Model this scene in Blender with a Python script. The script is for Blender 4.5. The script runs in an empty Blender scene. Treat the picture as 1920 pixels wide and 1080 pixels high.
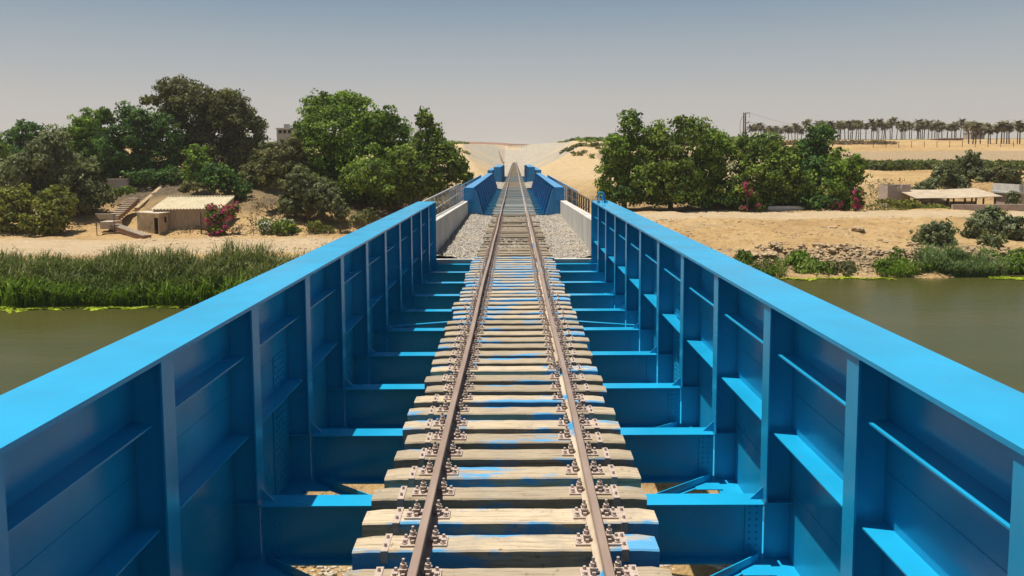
import bpy, math, random
import numpy as np
from mathutils import Vector, Matrix
R = math.radians
rng = np.random.default_rng(7)
random.seed(7)
sc = bpy.context.scene
COL = sc.collection

# ------------------------------------------------------------------ camera
F = 1500.0
PX, PY = 960.0, 424.0          # principal point of the (cropped) 1920x1080 frame
ey = Vector((5.0, 294.0 - PY, F)).normalized()        # track direction seen in the frame (right, down, forward)
dn = Vector((85.0, 17276.0, F)); dn = (dn - ey * dn.dot(ey)).normalized()
ez = -dn
ex = ey.cross(ez)
if ex.x < 0: ex = -ex
CAM = Vector((0.045, 0.0, 3.12))
def img_axis(i): return Vector((ex[i], ey[i], ez[i]))
c_r, c_d, c_f = img_axis(0), img_axis(1), img_axis(2)
cd = bpy.data.cameras.new("camera"); cam = bpy.data.objects.new("camera", cd); COL.objects.link(cam)
cam.matrix_world = Matrix(((c_r.x, -c_d.x, -c_f.x, CAM.x), (c_r.y, -c_d.y, -c_f.y, CAM.y), (c_r.z, -c_d.z, -c_f.z, CAM.z), (0, 0, 0, 1)))
cd.sensor_width = 36; cd.lens = F * 36 / 1920; cd.shift_y = (PY - 540) / 1920
cd.clip_start = 0.1; cd.clip_end = 20000
sc.camera = cam
def at(px, py, Y):
    """point of the place at forward distance Y seen at a spot of the photograph"""
    d = c_r * (px - PX) + c_d * (py - PY) + c_f * F
    t = (Y - CAM.y) / d.y
    return CAM + d * t
def mpp(Y): return Y / F        # metres per photo pixel at distance Y

# ------------------------------------------------------------------ light
SUN = Vector((-0.26, 0.07, 1.0)).normalized()
w = bpy.data.worlds.new("World"); sc.world = w; w.use_nodes = True
nt = w.node_tree; bg = nt.nodes['Background']
sky = nt.nodes.new('ShaderNodeTexSky'); sky.sky_type = 'NISHITA'; sky.sun_disc = False
sky.sun_elevation = math.asin(SUN.z); sky.sun_rotation = math.atan2(SUN.x, SUN.y)
sky.air_density = 1.0; sky.dust_density = 1.6; sky.ozone_density = 1.0; sky.altitude = 50
hs = nt.nodes.new('ShaderNodeHueSaturation'); hs.inputs['Saturation'].default_value = 1.05; hs.inputs['Value'].default_value = 0.75
# dusty air: the sky pales and warms toward the horizon all round
tcw = nt.nodes.new('ShaderNodeTexCoord'); spw = nt.nodes.new('ShaderNodeSeparateXYZ'); nt.links.new(tcw.outputs['Generated'], spw.inputs[0])
rw_ = nt.nodes.new('ShaderNodeValToRGB'); nt.links.new(spw.outputs['Z'], rw_.inputs[0]); el_ = rw_.color_ramp.elements
while len(el_) < 5: el_.new(.5)
for e_, (p_, c_) in zip(el_, ((0, (.545, .500, .455)), (.065, (.510, .495, .480)), (.125, (.380, .430, .470)), (.19, (.225, .320, .420)), (.60, (.12, .21, .36)))):
    e_.position = p_; e_.color = (*c_, 1)
sc_ = nt.nodes.new('ShaderNodeVectorMath'); sc_.operation = 'SCALE'; sc_.inputs[3].default_value = 11.0; nt.links.new(rw_.outputs[0], sc_.inputs[0])
mk = nt.nodes.new('ShaderNodeMapRange'); mk.inputs[1].default_value = .24; mk.inputs[2].default_value = .85; mk.inputs[3].default_value = 1.0; mk.inputs[4].default_value = .25; nt.links.new(spw.outputs['Z'], mk.inputs[0])
mw = nt.nodes.new('ShaderNodeMix'); mw.data_type = 'RGBA'; nt.links.new(mk.outputs[0], mw.inputs[0]); nt.links.new(sc_.outputs[0], mw.inputs[7])
nt.links.new(sky.outputs[0], hs.inputs['Color']); nt.links.new(hs.outputs[0], mw.inputs[6]); nt.links.new(mw.outputs[2], bg.inputs[0])
bg.inputs[1].default_value = 0.07
sl = bpy.data.lights.new("sun", 'SUN'); sl.energy = 5.0; sl.angle = R(0.55); sl.color = (1.0, 0.95, 0.86)
so = bpy.data.objects.new("sun", sl); COL.objects.link(so); so.rotation_euler = SUN.to_track_quat('Z', 'Y').to_euler()
so.location = (0, 0, 60)
sc.view_settings.view_transform = 'Standard'; sc.view_settings.look = 'None'
sc.view_settings.exposure = 0.35; sc.view_settings.gamma = 1.0
sc.cycles.max_bounces = 6; sc.cycles.transparent_max_bounces = 6

# ------------------------------------------------------------------ helpers
class MB:
    def __init__(s): s.v = []; s.f = []
    def add(s, vs, fs):
        b = len(s.v); s.v += [tuple(p) for p in vs]; s.f += [tuple(b + i for i in f) for f in fs]; return s
    def box(s, x0, x1, y0, y1, z0, z1):
        return s.add([(x0,y0,z0),(x1,y0,z0),(x1,y1,z0),(x0,y1,z0),(x0,y0,z1),(x1,y0,z1),(x1,y1,z1),(x0,y1,z1)],
                     [(0,3,2,1),(4,5,6,7),(0,1,5,4),(1,2,6,5),(2,3,7,6),(3,0,4,7)])
    def bar(s, a, b, wd, ht, up=(0,0,1)):
        a = Vector(a); b = Vector(b); d = (b - a).normalized(); u = Vector(up); sd = d.cross(u)
        if sd.length < 1e-4: sd = d.cross(Vector((1,0,0)))
        sd.normalize(); u = sd.cross(d).normalized(); o = []
        for p in (a, b):
            for i, j in ((-1,-1),(1,-1),(1,1),(-1,1)): o.append(p + sd * (i * wd / 2) + u * (j * ht / 2))
        return s.add(o, [(0,1,2,3),(7,6,5,4),(0,4,5,1),(1,5,6,2),(2,6,7,3),(3,7,4,0)])
    def tube(s, a, b, r0, r1=None, n=8):
        r1 = r0 if r1 is None else r1
        a = Vector(a); b = Vector(b); d = (b - a).normalized()
        u = d.cross(Vector((0,0,1)) if abs(d.z) < .95 else Vector((1,0,0))).normalized(); v = d.cross(u)
        o = []
        for p, r in ((a, r0), (b, r1)):
            for i in range(n):
                t = 2 * math.pi * i / n; o.append(p + u * (r * math.cos(t)) + v * (r * math.sin(t)))
        f = [(i, (i + 1) % n, n + (i + 1) % n, n + i) for i in range(n)]
        f += [tuple(range(n - 1, -1, -1)), tuple(range(n, 2 * n))]
        return s.add(o, f)
    def prism(s, poly, vec):
        n = len(poly); vec = Vector(vec)
        o = [Vector(p) for p in poly] + [Vector(p) + vec for p in poly]
        f = [tuple(range(n - 1, -1, -1)), tuple(range(n, 2 * n))] + [(i, (i + 1) % n, n + (i + 1) % n, n + i) for i in range(n)]
        return s.add(o, f)
    def build(s, name, mt, parent=None, smooth=False, fix=True):
        me = bpy.data.meshes.new(name); me.from_pydata([tuple(p) for p in s.v], [], s.f); me.update()
        if fix:
            import bmesh
            bm = bmesh.new(); bm.from_mesh(me); bmesh.ops.recalc_face_normals(bm, faces=bm.faces); bm.to_mesh(me); bm.free()
        me.materials.append(mt)
        if smooth: me.polygons.foreach_set('use_smooth', [True] * len(me.polygons))
        return link(name, me, parent)
def link(name, me, parent=None):
    o = bpy.data.objects.new(name, me); COL.objects.link(o)
    if parent is not None: o.parent = parent
    return o
def empty(name, loc=(0,0,0), rz=0):
    o = bpy.data.objects.new(name, None); COL.objects.link(o); o.location = loc; o.rotation_euler = (0,0,rz); o.empty_display_size = .2
    return o
def tag(o, label=None, cat=None, group=None, kind=None):
    if label: o['label'] = label
    if cat: o['category'] = cat
    if group: o['group'] = group
    if kind: o['kind'] = kind
    return o
def fast_mesh(name, V, Fq, mt, parent=None, attr=None, smooth=False):
    """numpy mesh; Fq (n,k) indices; attr dict name->per-vertex float"""
    V = np.asarray(V, dtype=np.float32); Fq = np.asarray(Fq, dtype=np.int32)
    me = bpy.data.meshes.new(name); k = Fq.shape[1]
    me.vertices.add(len(V)); me.vertices.foreach_set('co', V.ravel())
    me.loops.add(Fq.size); me.loops.foreach_set('vertex_index', Fq.ravel())
    me.polygons.add(len(Fq)); me.polygons.foreach_set('loop_start', np.arange(0, Fq.size, k, dtype=np.int32))
    me.polygons.foreach_set('loop_total', np.full(len(Fq), k, dtype=np.int32))
    if smooth: me.polygons.foreach_set('use_smooth', np.ones(len(Fq), dtype=bool))
    me.update(calc_edges=True)
    for n, a in (attr or {}).items():
        at_ = me.attributes.new(n, 'FLOAT', 'POINT'); at_.data.foreach_set('value', np.asarray(a, dtype=np.float32))
    me.materials.append(mt)
    return link(name, me, parent) if name else me

# value noise (numpy)
_P = rng.random((256, 256)).astype(np.float64)
def vnoise(x, y):
    xi = np.floor(x).astype(int); yi = np.floor(y).astype(int); fx = x - xi; fy = y - yi
    fx = fx * fx * (3 - 2 * fx); fy = fy * fy * (3 - 2 * fy)
    a = _P[xi & 255, yi & 255]; b = _P[(xi + 1) & 255, yi & 255]; c = _P[xi & 255, (yi + 1) & 255]; d = _P[(xi + 1) & 255, (yi + 1) & 255]
    return (a * (1 - fx) + b * fx) * (1 - fy) + (c * (1 - fx) + d * fx) * fy - 0.5
def fbm(x, y, o=4):
    r = 0; a = 1.0
    for i in range(o): r = r + a * vnoise(x * 2**i + 17.3 * i, y * 2**i - 9.1 * i); a *= .5
    return r
def sstep(a, b, x):
    t = np.clip((x - a) / (b - a), 0, 1); return t * t * (3 - 2 * t)

# ------------------------------------------------------------------ materials
class NT:
    def __init__(s, name):
        s.m = bpy.data.materials.new(name); s.m.use_nodes = True; s.t = s.m.node_tree; s.b = s.t.nodes['Principled BSDF']
        s.out = s.t.nodes['Material Output']
    def n(s, k, **kw):
        x = s.t.nodes.new(k)
        for a, v in kw.items(): setattr(x, a, v)
        return x
    def l(s, a, b): s.t.links.new(a, b)
    def pos(s, sx=1, sy=1, sz=1):
        g = s.n('ShaderNodeNewGeometry'); mp = s.n('ShaderNodeMapping'); mp.inputs['Scale'].default_value = (sx, sy, sz)
        s.l(g.outputs['Position'], mp.inputs['Vector']); return mp.outputs[0]
    def noise(s, vec, scale, detail=4, rough=.55):
        x = s.n('ShaderNodeTexNoise'); x.inputs['Scale'].default_value = scale; x.inputs['Detail'].default_value = detail; x.inputs['Roughness'].default_value = rough
        s.l(vec, x.inputs['Vector']); return x.outputs['Fac']
    def ramp(s, fac, stops):
        x = s.n('ShaderNodeValToRGB'); cr = x.color_ramp
        while len(cr.elements) < len(stops): cr.elements.new(.5)
        for e, (p, c) in zip(cr.elements, stops):
            e.position = p; e.color = (c, c, c, 1) if isinstance(c, (int, float)) else (*c, 1)
        s.l(fac, x.inputs[0]); return x.outputs[0]
    def mix(s, fac, a, b, mode='MIX'):
        x = s.n('ShaderNodeMix', data_type='RGBA', blend_type=mode)
        if isinstance(fac, (int, float)): x.inputs[0].default_value = fac
        else: s.l(fac, x.inputs[0])
        for i, c in ((6, a), (7, b)):
            if isinstance(c, tuple): x.inputs[i].default_value = (*c, 1)
            else: s.l(c, x.inputs[i])
        return x.outputs[2]
    def attr(s, name):
        x = s.n('ShaderNodeAttribute', attribute_name=name); return x.outputs['Fac']
    def math(s, op, a, b):
        x = s.n('ShaderNodeMath', operation=op)
        for i, c in ((0, a), (1, b)):
            if isinstance(c, (int, float)): x.inputs[i].default_value = c
            else: s.l(c, x.inputs[i])
        return x.outputs[0]
    def bump(s, h, strength=.4, dist=.02):
        x = s.n('ShaderNodeBump'); x.inputs['Strength'].default_value = strength; x.inputs['Distance'].default_value = dist
        s.l(h, x.inputs['Height']); s.l(x.outputs[0], s.b.inputs['Normal'])
    def col(s, c):
        if isinstance(c, tuple): s.b.inputs['Base Color'].default_value = (*c, 1)
        else: s.l(c, s.b.inputs['Base Color'])
    def rough(s, r, spec=None):
        if isinstance(r, (int, float)): s.b.inputs['Roughness'].default_value = r
        else: s.l(r, s.b.inputs['Roughness'])
        if spec is not None: s.b.inputs['Specular IOR Level'].default_value = spec

def mat_simple(name, c1, c2, scale=3, rough=.7, spec=.3, bump=0, metal=0, sx=1, sy=1, sz=1):
    m = NT(name); p = m.pos(sx, sy, sz); f = m.noise(p, scale, 6)
    m.col(m.ramp(f, [(.3, c1), (.7, c2)])); m.rough(rough, spec); m.b.inputs['Metallic'].default_value = metal
    if bump: m.bump(m.noise(p, scale * 4, 5), bump, .01)
    return m.m

def mat_paint(name, base, worn=.0):
    m = NT(name); p = m.pos()
    f = m.noise(p, 1.3, 5); c = m.ramp(f, [(.3, tuple(v * .88 for v in base)), (.7, tuple(min(1, v * 1.07) for v in base))])
    d = m.noise(m.pos(1, 1, .25), 5.5, 8, .7)                    # dust and drip stains
    c = m.mix(m.ramp(d, [(.62, 0.0), (.82, .22)]), c, (.30, .30, .28))
    s = m.noise(p, 38, 3, .7)
    c = m.mix(m.ramp(s, [(.73, 0.0), (.77, .45)]), c, (.10, .12, .14))   # nicks
    rs_ = m.noise(m.pos(7, 7, .9), 1.0, 6, .6); rm = m.noise(p, .45, 3); c = m.mix(m.math('MULTIPLY', m.ramp(rs_, [(.66, 0.0), (.74, .55)]), m.ramp(rm, [(.5, 0.0), (.62, 1.0)])), c, (.16, .11, .08))
    if worn:
        q = m.noise(p, 3.5, 7, .7); c = m.mix(m.ramp(q, [(.45, 0.0), (.62, worn)]), c, (.42, .40, .34))
    m.col(c); m.rough(m.ramp(f, [(.2, .20), (.8, .30)]), .5)
    m.bump(m.noise(p, 2.2, 3), .25, .012)
    return m.m
BLUE = mat_paint('blue_gloss_paint', (.011, .315, .55))
BLUE_FAR = mat_paint('blue_paint_dusty', (.018, .27, .56))
BLUE_SHEEN = mat_paint('blue_paint_with_sky_sheen', (.20, .38, .60))  # sky reflection on the knee-brace edges, put into a paler base colour
BLUE_WORN = mat_paint('blue_paint_worn', (.16, .30, .38), .6)

def mat_wood(name, blue=1.0, dark=1.0, tint=None):
    m = NT(name); p = m.pos()
    oi = m.n('ShaderNodeObjectInfo')
    g = m.noise(m.pos(1.0, 12, 12), 2.4, 8, .65)
    c = m.ramp(g, [(.28, (.20*dark, .15*dark, .10*dark)), (.46, (.44*dark, .35*dark, .235*dark)), (.75, (.58*dark, .475*dark, .335*dark))])
    v = m.ramp(oi.outputs['Random'], [(0, .66), (1, 1.08)])
    if dark < 1: v = m.mix(1.0, v, m.ramp(m.noise(m.pos(.05, 1.55, .01), 1.0, 2, .7), [(.36, .38), (.62, 1.25)]), 'MULTIPLY')
    c = m.mix(1.0, c, v, 'MULTIPLY')
    k = m.noise(p, 14, 5, .7); c = m.mix(m.ramp(k, [(.60, 0.0), (.70, .8)]), c, (.13, .10, .075))
    ws = m.noise(m.pos(1.2, 1.2, 1.2), 1.7, 6, .65); c = m.mix(m.ramp(ws, [(.50, 0.0), (.70, .65)]), c, (.27*dark, .235*dark, .19*dark))
    if tint: c = m.mix(.62, c, tint)
    # spilled blue paint, more on edges
    mp = m.pos(.9, 3.4, 2.0); f = m.noise(mp, 1.25, 5, .6)
    oc = m.n('ShaderNodeTexCoord'); sx = m.n('ShaderNodeSeparateXYZ'); m.l(oc.outputs['Object'], sx.inputs[0])
    e = m.math('ABSOLUTE', sx.outputs['Y'], 0.0); e2 = m.math('MULTIPLY', e, .85)
    f2 = m.math('ADD', f, e2)
    z = m.math('LESS_THAN', sx.outputs['Z'], -.012); f3 = m.math('ADD', f2, m.math('MULTIPLY', z, .02))
    r = m.math('MULTIPLY', oi.outputs['Random'], .09); f4 = m.math('ADD', f3, r)
    gp_ = m.n('ShaderNodeNewGeometry'); sy_ = m.n('ShaderNodeSeparateXYZ'); m.l(gp_.outputs['Position'], sy_.inputs[0])
    mr_ = m.n('ShaderNodeMapRange'); mr_.inputs[1].default_value = 10; mr_.inputs[2].default_value = 24; mr_.inputs[3].default_value = .012; mr_.inputs[4].default_value = .065; m.l(sy_.outputs['Y'], mr_.inputs[0])
    f4 = m.math('ADD', f4, mr_.outputs[0])
    mask = m.ramp(f4, [(.69, 0.0), (.765, .85 * min(1, blue))])
    c = m.mix(mask, c, (.03, .30, .58))
    m.col(c); m.rough(.8, .2); m.bump(g, .6, .01)
    return m.m
WOOD = mat_wood('sleeper_timber')
WOOD_BAL = mat_wood('sleeper_timber_weathered', .0, .66)
WOOD_FAR = mat_wood('sleeper_timber_painted_grey_blue', 0, .8, (.20, .25, .27))
WOOD_SAND = mat_wood('sleeper_timber_sandy', 0, .85)
RUST = mat_simple('rail_rust', (.16, .105, .075), (.27, .19, .145), 9, .6, .35, .3)
RAILTOP = mat_simple('rail_head_steel', (.33, .225, .165), (.43, .31, .24), 6, .42, .5, .1, .35, 1, .2, 1)
RAILSIDE = None
def mat_railside():
    m = NT('rail_web_tan_with_blue_paint'); p = m.pos(1, .35, 1); f = m.noise(p, 4, 6)
    c = m.ramp(f, [(.3, (.30, .225, .155)), (.65, (.50, .41, .30))])
    g = m.noise(m.pos(1, .5, 1), 1.9, 4); c = m.mix(m.ramp(g, [(.54, 0.0), (.59, 1.0)]), c, (.025, .24, .48))
    m.col(c); m.rough(.6, .3); return m.m
RAILSIDE = mat_railside()
FAST = mat_simple('fastening_steel', (.36, .27, .22), (.52, .42, .35), 40, .55, .4, .3)
CONC = None
def mat_conc():
    m = NT('cast_concrete'); p = m.pos(); f = m.noise(p, .9, 8, .6)
    c = m.ramp(f, [(.3, (.40, .375, .33)), (.7, (.56, .53, .48))])
    s = m.noise(m.pos(2, 2, .3), 2.2, 6, .7); c = m.mix(m.ramp(s, [(.55, 0.0), (.8, .55)]), c, (.24, .20, .15))
    k = m.noise(p, 5, 3, .5); c = m.mix(m.ramp(k, [(.70, 0.0), (.74, .7)]), c, (.12, .10, .09))
    m.col(c); m.rough(.9, .2); m.bump(m.noise(p, 16, 6), .5, .01); return m.m
CONC = mat_conc()
def mat_stone(name, c1, c2, c3, sc_=18):
    m = NT(name); p = m.pos(); v = m.n('ShaderNodeTexVoronoi'); v.inputs['Scale'].default_value = sc_; m.l(p, v.inputs['Vector'])
    sep = m.n('ShaderNodeSeparateColor'); m.l(v.outputs['Color'], sep.inputs[0])
    c = m.ramp(sep.outputs[0], [(0, c1), (.5, c2), (1, c3)])
    f = m.noise(p, .8, 4); c = m.mix(m.ramp(f, [(.5, 0.0), (.75, .6)]), c, (.45, .36, .24))
    m.col(c); m.rough(.95, .1); m.bump(v.outputs['Distance'], .9, .06); return m.m
BALLAST = mat_stone('ballast_stone', (.22, .19, .155), (.38, .34, .285), (.52, .475, .40))

def mat_ground():
    m = NT('sandy_ground'); p = m.pos()
    f = m.noise(p, .11, 8, .6); f2 = m.noise(m.pos(1, 1, 2), .8, 9, .72)
    c = m.ramp(f, [(.32, (.40, .255, .110)), (.5, (.50, .330, .150)), (.72, (.55, .39, .20))])
    c = m.mix(m.ramp(f2, [(.50, 0.0), (.66, .8)]), c, (.30, .19, .09))
    k = m.noise(m.pos(1, .6, 3), 2.2, 6, .7); c = m.mix(m.ramp(k, [(.57, 0.0), (.64, .7)]), c, (.20, .13, .075))
    rk = m.noise(m.pos(1, 1, 2.5), 1.6, 8, .7); rc = m.ramp(rk, [(.3, (.19, .13, .075)), (.5, (.38, .27, .155)), (.7, (.50, .38, .235))])
    c = m.mix(m.attr('pale'), c, m.ramp(f2, [(.35, (.60, .455, .27)), (.62, (.50, .36, .20))]))
    c = m.mix(m.attr('rock'), c, rc)
    rd = m.ramp(m.noise(m.pos(.3, 1.5, 1), 1.0, 5), [(.3, (.47, .345, .20)), (.7, (.56, .43, .275))])
    c = m.mix(m.attr('road'), c, rd)
    pv = m.ramp(m.noise(p, .35, 6), [(.3, (.37, .325, .25)), (.7, (.50, .44, .34))])
    br = m.n('ShaderNodeTexBrick'); br.inputs['Scale'].default_value = .22; br.inputs['Mortar Size'].default_value = .02
    br.inputs['Color1'].default_value = (1, 1, 1, 1); br.inputs['Color2'].default_value = (.9, .9, .9, 1); br.inputs['Mortar'].default_value = (.6, .6, .6, 1); m.l(p, br.inputs['Vector'])
    pv = m.mix(1.0, pv, br.outputs[0], 'MULTIPLY')
    c = m.mix(m.attr('paved'), c, pv)
    lf = m.ramp(m.noise(p, 1.5, 6), [(.3, (.085, .062, .04)), (.7, (.19, .145, .09))])
    c = m.mix(m.attr('litter'), c, lf)
    gr = m.ramp(m.noise(p, .9, 6), [(.3, (.06, .085, .03)), (.7, (.15, .16, .07))])
    gm = m.math('MULTIPLY', m.attr('green'), m.ramp(m.noise(p, .7, 5), [(.35, 0.2), (.55, 1.0)])); c = m.mix(gm, c, gr)
    c = m.mix(m.attr('terrace'), c, m.ramp(f2, [(.3, (.34, .245, .145)), (.7, (.40, .295, .18))]))
    c = m.mix(m.attr('redsoil'), c, m.ramp(f2, [(.3, (.22, .12, .075)), (.7, (.30, .17, .11))]))
    m.col(c); m.rough(.95, .1)
    b = m.math('ADD', m.math('MULTIPLY', m.noise(p, 1.6, 6, .6), 1.0), m.math('MULTIPLY', m.noise(p, 7, 4, .65), .35))
    m.bump(b, 1.0, .55); return m.m
GROUND = mat_ground()

def mat_water():
    m = NT('murky_river_water'); p = m.pos(1, 1, 1)
    f = m.noise(m.pos(.25, 1, 1), .12, 4)
    m.col(m.ramp(f, [(.3, (.046, .050, .012)), (.7, (.068, .062, .018))])); m.rough(.2, .05)
    n1 = m.noise(m.pos(.5, 1.5, 1), .8, 6, .6); m.bump(n1, .16, .22); return m.m
WATER = mat_water()

def mat_leaf(name, c1, c2, c3, trans=.33):
    m = NT(name); a = m.attr('tint')
    c = m.ramp(a, [(0, c1), (.5, c2), (1, c3)])
    m.col(c); m.rough(.65, .15)
    t = m.n('ShaderNodeBsdfTranslucent'); m.l(m.mix(1.0, c, (1.0, 1.15, .5), 'MULTIPLY'), t.inputs[0])
    x = m.n('ShaderNodeMixShader'); x.inputs[0].default_value = trans
    m.l(m.b.outputs[0], x.inputs[1]); m.l(t.outputs[0], x.inputs[2]); m.l(x.outputs[0], m.out.inputs[0]); return m.m
LF = {
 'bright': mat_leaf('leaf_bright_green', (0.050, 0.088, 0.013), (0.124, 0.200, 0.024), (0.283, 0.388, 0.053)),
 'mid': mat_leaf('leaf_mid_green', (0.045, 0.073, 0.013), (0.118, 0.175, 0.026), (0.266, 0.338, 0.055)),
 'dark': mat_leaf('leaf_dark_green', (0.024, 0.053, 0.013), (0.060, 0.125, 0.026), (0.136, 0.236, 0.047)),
 'olive': mat_leaf('leaf_olive_brown', (0.056, 0.059, 0.022), (0.134, 0.133, 0.051), (0.242, 0.231, 0.097)),
 'grey': mat_leaf('leaf_grey_green', (0.056, 0.064, 0.026), (0.134, 0.150, 0.062), (0.242, 0.255, 0.119)),
 'yellow': mat_leaf('leaf_yellow_green', (.075, .085, .016), (.155, .170, .030), (.270, .270, .055)),
 'sage': mat_leaf('leaf_sage', (0.070, 0.082, 0.042), (0.159, 0.183, 0.091), (0.290, 0.311, 0.169)),
 'reed': mat_leaf('reed_blade', (.048, .070, .020), (.120, .152, .042), (.30, .26, .12)),
 'pale': mat_leaf('pale_reed_blade', (.09, .13, .05), (.17, .23, .09), (.28, .34, .15)),
 'dry': mat_leaf('dry_brush', (.10, .07, .045), (.19, .135, .085), (.30, .23, .15)),
 'magenta': mat_leaf('bougainvillea_petal', (.36, .02, .11), (.50, .04, .17), (.62, .10, .27), .3),
 'white': mat_leaf('white_petal', (.5, .48, .40), (.65, .63, .55), (.8, .78, .70), .2),
 'lime': mat_leaf('lime_algae', (.16, .22, .01), (.27, .34, .015), (.38, .44, .03), .1),
 'palm': mat_leaf('palm_frond', (.085, .070, .036), (.150, .125, .065), (.22, .185, .10)),
 'cactus': mat_leaf('prickly_pear_pad', (.06, .075, .028), (.105, .12, .045), (.22, .26, .06)),
}
BARK = mat_simple('bark', (.10, .075, .05), (.20, .15, .105), 8, .95, .1, .6, 0, 1, 1, .3)
PALMBARK = mat_simple('palm_bark', (.085, .065, .05), (.16, .125, .095), 6, .95, .1, .5)
PLASTER = mat_simple('ochre_plaster', (.34, .24, .14), (.60, .46, .29), 1.1, .95, .1, .5)
BOARD = mat_simple('weathered_boards', (.28, .20, .13), (.56, .43, .29), 3, .95, .1, .4, 0, 6, 6, .35)
SHEET = mat_simple('corrugated_roof_sheet', (.50, .42, .27), (.66, .57, .40), 1.3, .8, .2, .3)
STEP = mat_simple('step_stone', (.42, .34, .25), (.58, .49, .38), 3, .95, .1, .4)
BRICK = mat_simple('red_brick', (.22, .12, .08), (.33, .20, .14), 8, .95, .1, .4)
DARKIN = mat_simple('dark_opening', (.012, .011, .010), (.02, .018, .016), 2, .9, .1)
IRON = mat_simple('brown_iron', (.085, .065, .05), (.15, .115, .09), 8, .7, .3)
GREYST = mat_simple('galvanised_steel', (.26, .27, .25), (.38, .39, .36), 8, .6, .4)
PINKW = mat_simple('pinkish_render', (.38, .30, .25), (.52, .42, .35), 1.5, .95, .1, .4)
WHITEW = mat_simple('whitewash', (.48, .46, .42), (.62, .60, .55), 1.5, .9, .1, .3)
GRAVEL = mat_simple('pale_gravel', (.40, .33, .24), (.58, .50, .38), 30, .95, .1, .2)
ROCKM = mat_simple('weathered_rock', (.28, .195, .115), (.48, .36, .22), 2.2, .95, .1, .9)

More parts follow.
